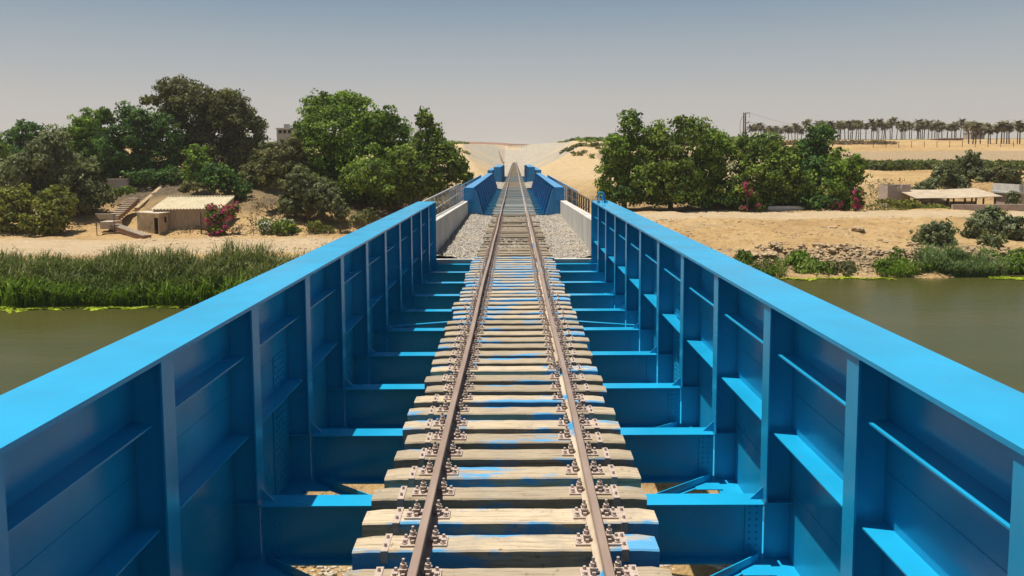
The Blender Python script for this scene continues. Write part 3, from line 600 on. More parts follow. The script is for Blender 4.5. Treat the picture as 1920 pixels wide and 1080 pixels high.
scatter('field_crop', lambda rg, n: (np.where(rg.random(n) < .5, rg.uniform(28, 110, n), rg.uniform(-120, -30, n)), 330 + rg.random(n) * 200), 30000, .8, LF['mid'], 15, 'green field plants on the plateau either side of the cutting', 'crops', 1.2, 20)
scatter('hedge_scrub', lambda rg, n: (np.where(rg.random(n) < .72, rg.uniform(14, 60, n), rg.uniform(-40, -14, n)), 190 + rg.random(n) * 60), 5000, .5, LF['olive'], 16, 'scattered scrub on the rising ground beside the cutting', 'scrub', .8, 24)
scatter('berm_scrub', lambda rg, n: (rg.uniform(70, 145, n), 303 + rg.random(n) * 16), 6000, .6, LF['dry'], 18, 'brown scrub along the berm below the palm rows', 'scrub', .8, 16)
# prickly pear band below the terrace
scatter('prickly_pear', lambda rg, n: (rg.uniform(56, 140, n), 152 + rg.random(n) * 9), 15000, .40, LF['cactus'], 17, 'band of prickly pear cactus below the sand terrace on the right', 'cactus', 1.6, 16)

def clods(name, xf, n, smin, smax, seed, label, mt=None):
    rg = np.random.default_rng(seed); x, y = xf(rg, n); n = len(x); z = terrain(x, y)
    o = np.array([[1,0,0],[-1,0,0],[0,1,0],[0,-1,0],[0,0,1],[0,0,-1]], float)
    S = rg.uniform(smin, smax, (n, 1, 1)) * np.array([1.3, 1, .7]); P = np.stack([x, y, z], 1)[:, None, :] + (o[None] + rg.normal(size=(n, 6, 3)) * .28) * S
    tri = (np.array([[0,2,4],[2,1,4],[1,3,4],[3,0,4],[2,0,5],[1,2,5],[3,1,5],[0,3,5]])[None] + (np.arange(n) * 6)[:, None, None]).reshape(-1, 3)
    tag(fast_mesh(name, P.reshape(-1, 3), tri, mt or ROCKM), label, 'stones', kind='stuff')
def xcl(rg, n):
    x = rg.uniform(8, 62, n * 5); y = rg.uniform(74, 98, n * 5); k = (fbm(x * .35 + 3, y * .6 + 8, 3) > .30) | (rg.random(n * 5) < .02); return x[k][:n], y[k][:n]
clods('clods', xcl, 2600, .04, .15, 61, 'brown clods and stones strewn over the right sand slope')
def xrk(rg, n):
    x = rg.uniform(16, 60, n * 3); y = 75.4 + rg.normal(size=n * 3) * .9 - 1.2 * fbm(x * .06 + 3, np.full(n * 3, 75 * .06 + 8)) * 0; k = fbm(x * .3 + 50, y * .3) > -.12; return x[k][:n], y[k][:n]
clods('bank_rubble', xrk, 1300, .06, .26, 62, 'broken rock rubble of the eroded bank above the right waterline')
clods('slope_stones', lambda rg, n: (rg.uniform(-45, -6, n), rg.uniform(76, 116, n)), 2200, .04, .13, 63, 'small stones scattered on the left bank')
clods('riprap', lambda rg, n: (rg.uniform(-7, 7, n), rg.uniform(10, 18.5, n)), 9000, .025, .07, 64, 'gravel on the ground under the near bridge span', GRAVEL)

# palms
def palm_meshes(seed, H):
    rg = np.random.default_rng(seed); mb = MB(); p = Vector((0, 0, -.5)); r = .27
    lx = rg.normal() * .25
    for i in range(5):
        q = Vector((lx * ((i + 1) / 5) ** 2, 0, H * (i + 1) / 5)); mb.tube(p, q, r, r * .93, 7); p = q; r *= .95
    me_t = mb.build('tmp', PALMBARK, smooth=True); tr = me_t.data; bpy.data.objects.remove(me_t)
    V = []; T = []; n = 46
    for k in range(n):
        a = rg.uniform(0, 2 * math.pi); el = math.radians(rg.uniform(-38, 80)); L = rg.uniform(3.0, 4.2) * (1 if el > -.2 else .8)
        d = np.array([math.cos(a), math.sin(a)]); pts = []
        for s in np.linspace(0, 1, 6):
            e = el - s * 1.0; pts.append(None)
        pos = np.array([lx, 0, H]); e = el; step = L / 5
        P = [pos.copy()]
        for s in range(5):
            pos = pos + step * np.array([d[0] * math.cos(e), d[1] * math.cos(e), math.sin(e)]); e -= .30; P.append(pos.copy())
        sd = np.array([-d[1], d[0], 0]); wd = [.16, .55, .64, .52, .32, .05]; tt = rg.uniform(.1, .9)
        if el < -.25: tt = rg.uniform(.6, 1)
        for s in range(5):
            for sg in (-1, 1):
                dz = np.array([0, 0, -.45])
                q = [P[s], P[s + 1], P[s + 1] + sg * sd * wd[s + 1] + dz * wd[s + 1], P[s] + sg * sd * wd[s] + dz * wd[s]]
                V += q; T += [tt] * 4
    cr = fast_mesh('', V, np.arange(len(V)).reshape(-1, 4), LF['palm'], attr={'tint': T})
    return tr, cr
PM = [palm_meshes(40 + i, h) for i, h in enumerate((7.6, 8.2, 7.0, 8.8))]
prs = random.Random(11)
def palm(px, Y, label, group, s=1.0):
    x = at(px, 280, Y).x; z = tz(x, Y); s *= .80; r_ = empty('date_palm', (x, Y, z - .1), prs.uniform(0, 6.28)); tag(r_, label, 'palm tree', group)
    k_ = prs.uniform(.82, 1.12); r_.scale = (s * k_, s * k_, s * prs.uniform(.84, 1.12)); r_.rotation_euler = (prs.gauss(0, .035), prs.gauss(0, .035), prs.uniform(0, 6.28)); t, c = prs.choice(PM)
    link('trunk', t, r_); link('crown', c, r_)
px = 1816
while px < 1935:
    palm(px, 300 + prs.uniform(-8, 8), 'tall date palm of the nearer row at the right end of the skyline', 'date palms of the nearer row at the right', 1.0); px += prs.choice((5, 9, 14, 18)) * prs.uniform(.8, 1.1)
px = 1556
while px < 1850:
    palm(px, 352 + prs.uniform(-4, 30), 'date palm in the long row along the plateau edge', 'date palms in the long row on the plateau'); px += prs.choice((3, 4, 6, 8, 10)) * prs.uniform(.8, 1.1)
px = 1408
while px < 1556:
    palm(px, 430 + prs.uniform(-20, 60), 'small distant date palm in the hazy row just above the right-bank treetops', 'distant date palms behind the right-bank trees', 1.15); px += prs.uniform(4, 9)

# ------------------------------------------------------------------ main bridge
ZT, ZB, HX, OX = 1.66, -1.06, 2.568, 3.156       # flange top, girder bottom, inner / outer half-width
WX = (HX + OX) / 2
BY = [7.97 + 2.05 * k for k in range(-6, 10)]
Y0, Y1 = BY[0] - .6, 26.45
def hexbolt(mb, c, axis, r=.016, h=.018):
    c = Vector(c); a = Vector(axis); mb.tube(c, c + a * h, r, r * .9, 6)
bridge = empty('girder_bridge', (0, 0, ZB)); OB = Vector((0, 0, -ZB))
tag(bridge, 'bright blue plate-girder railway bridge span in the foreground, wide flat-topped side girders', 'bridge')
def loc(mb):   # world coordinates into the thing's own
    mb.v = [(p[0], p[1], p[2] - ZB) for p in mb.v]; return mb
for s in (-1, 1):
    gm = MB(); gm.box(*(sorted((s * (WX - .008), s * (WX + .008)))), Y0, Y1, ZB + .032, ZT - .036)
    for zz in (.72, -.30):                       # weld seams
        gm.box(*(sorted((s * (WX - .013), s * (WX - .008)))), Y0, Y1, zz, zz + .012)
    gd = loc(gm).build('girder', BLUE, bridge)
    fl = MB().box(*(sorted((s * HX, s * OX))), Y0, Y1, ZT - .035, ZT)
    loc(fl).build('top_flange', BLUE, gd)
    bf = MB().box(*(sorted((s * HX, s * OX))), Y0, Y1, ZB, ZB + .03)
    loc(bf).build('bottom_flange', BLUE, gd)
    ep = MB().box(*(sorted((s * (HX + .004), s * (OX - .004)))), Y1 - .035, Y1 - .006, ZB + .032, ZT - .037)
    loc(ep).build('end_plate', BLUE, gd)
    for i, y in enumerate(BY[:-1]):
        t = MB()
        t.box(*(sorted((s * (HX + .034), s * (WX - .009)))), y - .009, y + .009, ZB + .034, ZT - .038)
        t.box(*(sorted((s * (HX + .016), s * (HX + .033)))), y - .105, y + .105, -.405, ZT - .045)
        loc(t).build('web_stiffener', BLUE, gd)
        loc(MB().box(*(sorted((s * (WX + .009), s * (OX - .04)))), y - .009, y + .009, ZB + .034, ZT - .038)).build('web_stiffener', BLUE, gd)
        y2 = BY[i + 1]
        for zz, wd in ((1.13, .19), (.32, .21)):
            xe = WX - .009; xi = xe - wd
            q = MB().prism([(s * xe, y + .03, zz), (s * xi, y + .07, zz), (s * xi, y2 - .12, zz), (s * xe, y2 - .03, zz)], (0, 0, .014))
            loc(q).build('stiffener_shelf', BLUE, gd)
    # bolted splice plates
    yk = 8.95 if s < 0 else 12.9
    sp = MB(); sp.box(*(sorted((s * (WX - .024), s * (WX - .009)))), yk + .35, yk + .80, -.98, .28)
    for a in range(4):
        for b in range(16): hexbolt(sp, (s * (WX - .024), yk + .42 + a * .10, -.93 + b * .078), (-s, 0, 0))
    loc(sp).build('splice_plate', BLUE, gd)
    s2 = MB(); s2.box(*(sorted((s * (WX - .024), s * (WX - .009)))), yk + .40, yk + .80, .36, .74)
    for a in range(4):
        for b in range(5): hexbolt(s2, (s * (WX - .024), yk + .45 + a * .095, .40 + b * .075), (-s, 0, 0))
    loc(s2).build('splice_plate', BLUE, gd)
# lifting lug near the far end of the right girder
lg = MB()
for dx in (-.05, .05):
    lg.prism([(2.78 + dx, 25.3, ZT + .002), (2.78 + dx, 25.62, ZT + .002), (2.78 + dx, 25.54, ZT + .24), (2.78 + dx, 25.38, ZT + .24)], (.016, 0, 0))
for i in range(10):
    a0, a1 = math.pi * i / 10, math.pi * (i + 1) / 10
    lg.tube((2.79 + .11 * math.cos(a0), 25.46, ZT + .20 + .13 * math.sin(a0)), (2.79 + .11 * math.cos(a1), 25.46, ZT + .20 + .13 * math.sin(a1)), .022, None, 6)
for sx in (-.11, .11): lg.tube((2.79 + sx, 25.46, ZT), (2.79 + sx, 25.46, ZT + .21), .022, None, 6)
lg.box(2.92, 2.98, 25.3, 25.5, ZT + .002, ZT + .07); lg.box(2.66, 2.72, 25.3, 25.55, ZT + .002, ZT + .05)
loc(lg).build('lifting_lug', BLUE, bridge)
BZ = -.40
for i, y in enumerate(BY[:-1] + [26.2]):
    b = MB(); b.box(-HX + .01, HX - .01, y - .135, y + .135, BZ - .018, BZ); b.box(-HX + .012, HX - .012, y - .007, y + .007, BZ - .62, BZ - .019); b.box(-HX + .01, HX - .01, y - .12, y + .12, BZ - .64, BZ - .621)
    for s in (-1, 1):
        b.prism([(s * (HX - .12), y - .006, BZ + .001), (s * (HX + .012), y - .006, BZ + .001), (s * (HX + .012), y - .006, BZ + .13)], (0, .012, 0))
        b.box(*(sorted((s * (HX - .17), s * (HX + .01)))), y - .02, y - .0075, BZ - .60, BZ - .04)
        if i < 15:
            for a in range(2):
                for c in range(8): hexbolt(b, (s * (HX - .05 - .07 * a), y - .02, BZ - .08 - .068 * c), (0, -1, 0), .012, .014)
        b.box(*(sorted((s * (HX + .035), s * (WX - .01)))), y - .10, y - .011, BZ - .012, BZ)
    b.box(-.03, .03, y - .05, y - .008, BZ - .60, BZ - .02)
    loc(b).build('floor_beam', BLUE, bridge)
for s in (-1, 1):
    st = MB()
    for i in range(len(BY) - 1):
        a, c = BY[i] + .14, (BY[i + 1] if i < len(BY) - 2 else 26.2) - .14
        st.box(s * .80 - .09, s * .80 + .09, a, c, BZ - .020, BZ - .002); st.box(s * .80 - .006, s * .80 + .006, a, c, BZ - .45, BZ - .021); st.box(s * .80 - .08, s * .80 + .08, a, c, BZ - .468, BZ - .451)
    loc(st).build('stringer', BLUE, bridge)
for i in range(0, len(BY) - 1):
    ya = BY[i] + .16; yb = BY[i + 1] - .1
    for s in (-1, 1):
        l = MB().bar((s * (HX - .05), yb, -.98), (s * .12, ya, -.98), .012, .10).bar((s * (HX - .05), yb, -1.03), (s * .12, ya, -1.03), .10, .012)
        loc(l).build('lateral_brace', BLUE, bridge)
        gp = MB().prism([(s * (HX - .28), yb - .28, -1.024), (s * (HX + .05), yb - .28, -1.024), (s * (HX + .05), yb + .14, -1.024), (s * (HX - .28), yb + .14, -1.024)], (0, 0, .01))
        loc(gp).build('gusset_plate', BLUE, bridge)
for s in (-1, 1):
    l = MB().bar((s * (HX - .05), BY[10] + .2, BZ + .03), (s * .95, BY[10] + .75, BZ + .03), .09, .012); loc(l).build('lateral_brace', BLUE, bridge)
# concrete bed and pier under the far end
pier = MB().box(-3.6, 3.6, 26.55, 28.2, -6.4, -.78).box(-3.9, 3.9, 25.7, 26.548, -6.4, -1.16).build('bridge_abutment', CONC)
tag(pier, 'concrete abutment carrying the far end of the foreground bridge span', 'abutment')
sill = MB().box(-2.66, 2.66, 26.47, 26.78, -.777, -.28).build('ballast_curb', CONC); tag(sill, 'low whitewashed concrete curb holding back the ballast at the end of the foreground span', 'curb')

# ------------------------------------------------------------------ second and third spans
def far_span(y0, y1, name, label, xi, xo, zt, knee, n, mt):
    zb = -1.0; root = empty(name, (0, y0, zb)); tag(root, label, 'bridge')
    def L(mb): mb.v = [(p[0], p[1] - y0, p[2] - zb) for p in mb.v]; return mb
    wx = (xi + xo) / 2
    for s in (-1, 1):
        g_ = L(MB().box(*(sorted((s * (wx - .01), s * (wx + .01)))), y0, y1, zb, zt - .04)).build('girder', mt, root)
        L(MB().box(*(sorted((s * xi, s * xo))), y0, y1, zt - .04, zt)).build('top_flange', mt, g_)
        e = MB()
        e.box(*(sorted((s * xi, s * (xo - .003)))), y0 - .03, y0, zb, zt - .042)
        for xx in (xi + .04, wx, xo - .05): e.box(*(sorted((s * xx, s * (xx + .03)))), y0 - .10, y0 - .032, -.35, zt - .05)
        e.box(*(sorted((s * (xi + .002), s * (xo - .004)))), y0 - .12, y0 - .032, .48, .51)
        L(e).build('end_plate', mt, g_)
        for i in range(n):
            y = y0 + (i + .02) * (y1 - y0) / (n - .8)
            k = MB().prism([(s * (wx - .011), y, zt - .06), (s * (xi - .06), y, zt - .06), (s * (xi - .12), y, zt - .16), (s * knee, y, -.34), (s * (wx - .011), y, -.34)], (0, .012, 0))
            kb = L(k).build('knee_brace', mt, g_)
            L(MB().bar((s * (xi - .125), y + .006, zt - .16), (s * (knee - .005), y + .006, -.34), .11, .02, (s, 0, .3))).build('edge_bar', BLUE_SHEEN, g_)
    for i in range(n * 2):
        y = y0 + .1 + i * (y1 - y0 - .2) / (n * 2 - 1)
        L(MB().box(-wx + .02, wx - .02, y - .11, y + .11, -.42, -.40).box(-wx + .02, wx - .02, y - .006, y + .006, -.9, -.421)).build('floor_beam', mt, root)
    return root
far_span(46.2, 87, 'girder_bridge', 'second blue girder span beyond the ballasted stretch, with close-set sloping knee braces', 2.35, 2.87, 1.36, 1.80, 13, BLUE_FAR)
far_span(107, 140, 'girder_bridge', 'third and farthest blue girder span, small between the sandy slopes', 1.85, 2.75, 1.77, 1.72, 10, BLUE_FAR)
for s, lab in ((-1, 'concrete abutment under the near end of the second blue span on the left'), ):
    tag(MB().box(-3.4, 3.4, 45.0, 46.0, -6.4, -.76).build('bridge_abutment', CONC), 'concrete abutment carrying the near end of the second blue span', 'abutment')
tag(MB().box(-3.4, 3.4, 87.1, 88.2, -6.4, -.76).build('bridge_abutment', CONC), 'concrete abutment between the second blue span and the far fill', 'abutment')
for s in (-1, 1):
    o = MB().box(*(sorted((s * 2.9, s * 3.6))), 107.2, 139, -.1, 1.35).build('side_plate', BLUE_FAR); 
    tag(o, ('blue steel side box on the left' if s < 0 else 'blue steel side box on the right') + ' of the farthest span', 'steel box')

# ------------------------------------------------------------------ wing walls, railings
for s in (-1, 1):
    xi = 2.66; xo = 3.02
    zt = (.95, .93, .78, .62, .60)
    yy = (26.8, 28, 36, 44, 46.0); V = []; Fc = []
    for y, z in zip(yy, zt): V += [(s * xi, y, -1.2), (s * xo, y, -1.2), (s * xo, y, z), (s * xi, y, z)]
    for i in range(4):
        for k in range(4): Fc.append((4*i + k, 4*i + (k+1) % 4, 4*i + 4 + (k+1) % 4, 4*i + 4 + k))
    Fc += [(3, 2, 1, 0), (16, 17, 18, 19)]
    tag(MB().add(V, Fc).build('concrete_wall', CONC), 'stained concrete parapet wall along the %s side of the ballasted stretch' % ('left' if s < 0 else 'right'), 'wall')
def railing(x, y0, y1, z0, z1, mt, label, step=1.6, slats=3, name='railing', mids=(.5,)):
    r_ = empty(name, (x, y0, z0)); tag(r_, label, 'railing'); L = y1 - y0
    H_ = z1 - z0; n = max(1, round(L / step))
    MB().box(-.03, .03, 0, L, H_ - .05, H_).build('top_rail', mt, r_)
    for m_ in mids: MB().box(-.02, .02, 0, L, H_ * m_ - .02, H_ * m_ + .02).build('mid_rail', mt, r_)
    for i in range(n + 1): MB().box(-.035, .035, i * L / n - .035, i * L / n + .035, -.1, H_ - .051).build('post', mt, r_)
    if slats:
        for i in range(n):
            for k in range(1, slats): y = (i + k / slats) * L / n; MB().box(-.012, .012, y - .02, y + .02, .05, H_ - .052).build('infill_bar', mt, r_)
railing(-3.10, 27, 45.6, .55, 1.62, GREYST, 'grey-green steel railing on the left parapet wall', 1.9, 2)
railing(-3.62, 45.8, 87, -.1, 1.18, BLUE_FAR, 'blue walkway railing outside the left girder of the second span', 2.0, 2, mids=(.35, .68))
railing(3.12, 27.2, 31.5, .6, 1.42, IRON, 'short brown railing section on the right parapet wall nearest the foreground girder', .9, 0)
railing(3.14, 33.5, 45.8, .45, 1.35, IRON, 'longer dark brown railing section on the right parapet wall', 1.2, 0)
railing(3.62, 46, 87, -.1, 1.15, BLUE_FAR, 'blue walkway railing outside the right girder of the second span', 2.0, 2, mids=(.35, .68))

# ------------------------------------------------------------------ ballast
def ballast(name, y0, y1, hw, top, n, seed, label, edge=0.0):
    rg = np.random.default_rng(seed); xs = np.linspace(-hw, hw, 56); ys = np.linspace(y0, y1, int((y1 - y0) * 9))
    A, B = np.meshgrid(xs, ys); Zz = top + .09 * fbm(A * .9, B * .9) + .05 * fbm(A * 7, B * 7, 2) + .10 * sstep(1.3, 2.6, np.abs(A)) - edge * sstep(1.6, hw, np.abs(A))
    ii = np.arange(A.size).reshape(A.shape); Q = np.stack([ii[:-1, :-1], ii[:-1, 1:], ii[1:, 1:], ii[1:, :-1]], -1).reshape(-1, 4)
    V = [np.stack([A, B, Zz], -1).reshape(-1, 3)]; Fs = [Q]; nb = A.size
    # loose stones
    o = np.array([[1,0,0],[-1,0,0],[0,1,0],[0,-1,0],[0,0,1],[0,0,-1]], float)
    fo = np.array([[0,2,4,4],[2,1,4,4],[1,3,4,4],[3,0,4,4]])
    c = np.stack([rg.uniform(-hw, hw, n), rg.uniform(y0, y1, n), np.zeros(n)], 1)
    c[:, 2] = top + .09 * fbm(c[:, 0] * .9, c[:, 1] * .9) + .05 * fbm(c[:, 0] * 7, c[:, 1] * 7, 2) + .10 * sstep(1.3, 2.6, np.abs(c[:, 0])) - edge * sstep(1.6, hw, np.abs(c[:, 0])) + .012
    S = rg.uniform(.022, .055, (n, 1, 3)); P = c[:, None, :] + (o[None] + rg.normal(size=(n, 6, 3)) * .25) * S
    tri = (np.array([[0,2,4],[2,1,4],[1,3,4],[3,0,4]])[None] + (np.arange(n) * 6)[:, None, None]).reshape(-1, 3)
    me_o = fast_mesh(name, V[0], Q, BALLAST, smooth=True); tag(me_o, label, 'ballast', kind='stuff')
    st_o = fast_mesh('loose_stones', P.reshape(-1, 3), tri, BALLAST); tag(st_o, 'angular stones lying on the ' + label, 'stones', kind='stuff')
ballast('ballast', 26.7, 46.1, 2.66, -.30, 15000, 31, 'grey-beige stone ballast between the two parapet walls')
ballast('ballast', 86.9, 107, 2.9, -.30, 2500, 32, 'sandy ballast between the second and third blue spans')
ballast('ballast', 140, 520, 2.6, -.30, 1500, 33, 'sandy ballast under the track in the cutting', .3)

# ------------------------------------------------------------------ track
track = empty('railway_track', (0, 0, 0))
tag(track, 'single railway track on timber sleepers running straight ahead over all the bridge spans', 'railway track')
prof_in = [(-.075, -.172), (.075, -.172), (.075, -.160), (.034, -.146), (.024, -.135), (.022, -.045), (.032, -.038), (.036, -.032), (.036, -.006), (.030, 0), (-.030, 0), (-.036, -.006), (-.036, -.032), (-.032, -.038), (-.022, -.045), (-.024, -.135), (-.034, -.146), (-.075, -.160)]
for s in (-1, 1):
    ys = [Y0 + 1] + list(np.arange(6, 140, 2.0)) + list(np.arange(140, 440, 20.)) + list(np.arange(440, 521, 5.))
    V = []; Fc = []; n = len(prof_in)
    for i, y in enumerate(ys):
        cx = s * .7525 + (.009 * math.sin(y * .61 + s) + .007 * math.sin(y * .23)) * (y < 140) + max(0, y - 440) ** 2 * .0022
        zz = .004 * math.sin(y * .47 + 2 * s)
        V += [(cx + p[0], y, p[1] + zz) for p in prof_in]
        if i:
            for k in range(n): Fc.append(((i-1)*n + k, (i-1)*n + (k+1) % n, i*n + (k+1) % n, i*n + k))
    Fc.append(tuple(range(n))); Fc.append(tuple(range(len(V) - 1, len(V) - 1 - n, -1)))
    mb = MB().add(V, Fc); o = mb.build('rail', RUST, track)
    me = o.data; me.materials.append(RAILTOP); me.materials.append(RAILSIDE)
    for p in me.polygons:
        if p.normal.z > .5 and p.center.z > -.02: p.material_index = 1
        elif s > 0 and p.normal.x < -.05: p.material_index = 2  # tan with blue paint patches, on the right rail's inner side only
# rail joints
for s, ys_ in ((-1, (13.2,)), (1, (12.1, 25.0))):
    for y in ys_:
        j = MB().box(s * .7525 - .04, s * .7525 - .012, y - .3, y + .3, -.13, -.045).box(s * .7525 + .012, s * .7525 + .04, y - .3, y + .3, -.13, -.045)
        for k in range(4):
            for q in (-1, 1): hexbolt(j, (s * .7525 + q * .04, y - .22 + k * .147, -.09), (q, 0, 0), .018, .03)
        j.build('fish_plate', RUST, track)
def sleeper_mesh(seed, L=2.62, W=.280, T=.215, mt=WOOD):
    rg = random.Random(seed); nx_ = 18; V = []; Fc = []
    for i in range(nx_ + 1):
        x = -L / 2 + L * i / nx_; e = min(i, nx_ - i)
        sh = .012 if e == 0 else 0
        w0 = W / 2 - (.010 if e == 0 else 0) + rg.uniform(-.0035, .0035); w1 = W / 2 + rg.uniform(-.004, .004) - (.018 if e == 0 else 0)
        tz_ = -sh + rg.uniform(-.0025, .0025)
        V += [(x, -w0, -T), (x, w1, -T), (x, w1, tz_ - .014), (x, w1 - .014, tz_), (x, -w0 + .014, tz_), (x, -w0, tz_ - .014)]
        if i:
            for k in range(6): Fc.append(((i-1)*6 + k, (i-1)*6 + (k+1) % 6, i*6 + (k+1) % 6, i*6 + k))
    Fc += [tuple(range(6)), tuple(range(nx_*6 + 5, nx_*6 - 1, -1))]
    t = MB().add(V, Fc).build('tmp', mt); me = t.data; bpy.data.objects.remove(t); return me
SM = [sleeper_mesh(i) for i in range(6)]
SMB = [sleeper_mesh(20 + i, 2.5, .26, .2, WOOD_BAL) for i in range(4)]
SMF = [sleeper_mesh(30 + i, 2.55, .28, .2, WOOD_FAR) for i in range(3)]
def fastening():
    mb = MB(); mb.box(-.20, .20, -.085, .085, .001, .016)
    for s in (-1, 1):
        mb.box(*(sorted((s * .082, s * .112))), -.06, .06, .0165, .045)
        mb.prism([(s * .052, -.03, .030), (s * .125, -.03, .030), (s * .125, -.03, .058), (s * .052, -.03, .046)], (0, .06, 0))
        mb.box(*(sorted((s * .070, s * .128))), -.038, .038, .0585, .072)
        mb.tube((s * .098, 0, .0585), (s * .098, 0, .145), .013, None, 6); mb.tube((s * .098, 0, .073), (s * .098, 0, .104), .027, None, 6)
        for q in (-1, 1):
            mb.tube((s * .165, q * .045, .0165), (s * .165, q * .045, .05), .017, .014, 6)
            mb.tube((s * .165, q * .045, .0165), (s * .165, q * .045, .026), .026, None, 6)
        mb.box(*(sorted((s * .145, s * .187))), -.02, .02, .0165, .030)
    t = mb.build('tmp', FAST); me = t.data; bpy.data.objects.remove(t); return me
def strap():
    mb = MB(); mb.box(-.030, .030, -.150, .150, .0, .006); mb.box(-.030, .030, -.158, -.151, -.10, .005)
    for q in (-1, 1): mb.tube((0, q * .075, .006), (0, q * .075, .035), .016, .012, 6)
    t = mb.build('tmp', FAST); me = t.data; bpy.data.objects.remove(t); return me
FM, ST = fastening(), strap()
rs = random.Random(3); y = 5.05; cnt = 0
far_v = MB(); far_w = MB()
while y < 87:
    step = .515
    if y < 26.3: pool = SM
    elif y < 46.3: pool = SMB; step = .50
    else: pool = SMF; step = .60 + rs.uniform(-.05, .05)
    me = rs.choice(pool); z = -.176 if y < 46.3 else -.19 + rs.uniform(-.03, .02)
    if cnt < 100:
        sl_ = link('sleeper', me, track); sl_.location = (rs.uniform(-.05, .05), y + rs.uniform(-.03, .03), z if pool is not SMB else -.176 - .075 * rs.random())
        sl_.rotation_euler = (0, 0, rs.uniform(-.012, .012)); sl_.scale = (rs.uniform(.975, 1.03), rs.uniform(.93, 1.08), 1)
        if pool is SMB and rs.random() < .2: sl_.location.z -= .05
        if y < 46:
            for s in (-1, 1):
                f_ = link('rail_fastening', FM, sl_); f_.location = (s * .7525 - sl_.location.x, 0, .0005)
                if pool is SM:
                    t_ = link('end_strap', ST, sl_); t_.location = (s * (1.02 + rs.uniform(-.015, .015)), 0, .0015)
        cnt += 1
    else:
        far_v.box(-1.28, 1.28, y - .13, y + .13, -.38, -.178 - .03 * rs.random())
    y += step
while y < 500:
    if y < 107: far_w.box(-1.25, 1.25, y - .13, y + .13, -.36, -.20)
    elif y < 140: far_v.box(-1.28, 1.28, y - .13, y + .13, -.38, -.178 - .03 * rs.random())
    else: far_w.box(-1.25 + max(0, y - 440) ** 2 * .0022, 1.25 + max(0, y - 440) ** 2 * .0022, y - .13, y + .13, -.36, -.22)
    y += .56 if y < 140 else .8
tag(far_v.build('distant_sleepers', WOOD_FAR, track, fix=False), kind='stuff')
tag(far_w.build('distant_sleepers', WOOD_SAND, track, fix=False), kind='stuff')

# ------------------------------------------------------------------ hut, shed, stairs on the left bank
def world_local(root, p): return (p[0] - root.location.x, p[1] - root.location.y, p[2] - root.location.z)
def shed():
    Yf = 100.0; a = at(289, 440, Yf); b = at(416, 440, Yf + 1.0)
    zt = at(300, 392, Yf).z; zr = at(300, 369, Yf + 4.8).z; zb = tz(a.x, Yf) - .6
    root = empty('long_shed', (a.x, Yf, zb)); tag(root, 'long low shed of weathered boards with a pale corrugated roof below the hillside', 'shed')
    L = b.x - a.x; D = 4.8
    def P(u, v, z): return (u * L, v * D + u * 1.0, z - zb)
    w_ = MB().add([P(0,0,zb), P(1,0,zb), P(1,1,zb), P(0,1,zb), P(0,0,zt-.05), P(1,0,zt-.05), P(1,1,zr-.12), P(0,1,zr-.12)], [(0,3,2,1),(0,1,5,4),(1,2,6,5),(2,3,7,6),(3,0,4,7),(4,5,6,7)])
    w_.build('wall', BOARD, root)
    bt = MB()
    for i in range(1, 26): u = i / 26; bt.box(u * L - .02, u * L + .02, u - .035, u - .003, 0, zt - zb - .12)
    bt.build('wall_battens', BOARD, root)
    n = 150; V = []; Fc = []
    for i in range(n + 1):
        u = -.012 + 1.024 * i / n; w__ = .07 * math.cos(2 * math.pi * i / 7)
        p0 = P(u, -.07, zt); p1 = P(u, 1.02, zr); V += [(p0[0], p0[1], p0[2] + w__), (p1[0], p1[1], p1[2] + w__), (p0[0], p0[1], p0[2] + w__ - .03), (p1[0], p1[1], p1[2] + w__ - .03)]
        if i: k = 4 * i; Fc += [(k-4, k, k+1, k-3), (k-2, k-1, k+3, k+2), (k-4, k-2, k+2, k)]
    MB().add(V, Fc).build('roof', SHEET, root)
    MB().add([P(-.012, 1.0, zr + .03), P(1.012, 1.0, zr + .03), P(1.012, 1.04, zr + .03), P(-.012, 1.04, zr + .03), P(-.012, 1.0, zr + .10), P(1.012, 1.0, zr + .10), P(1.012, 1.04, zr + .10), P(-.012, 1.04, zr + .10)], [(0,3,2,1),(4,5,6,7),(0,1,5,4),(1,2,6,5),(2,3,7,6),(3,0,4,7)]).build('ridge_cap', SHEET, root)
shed()
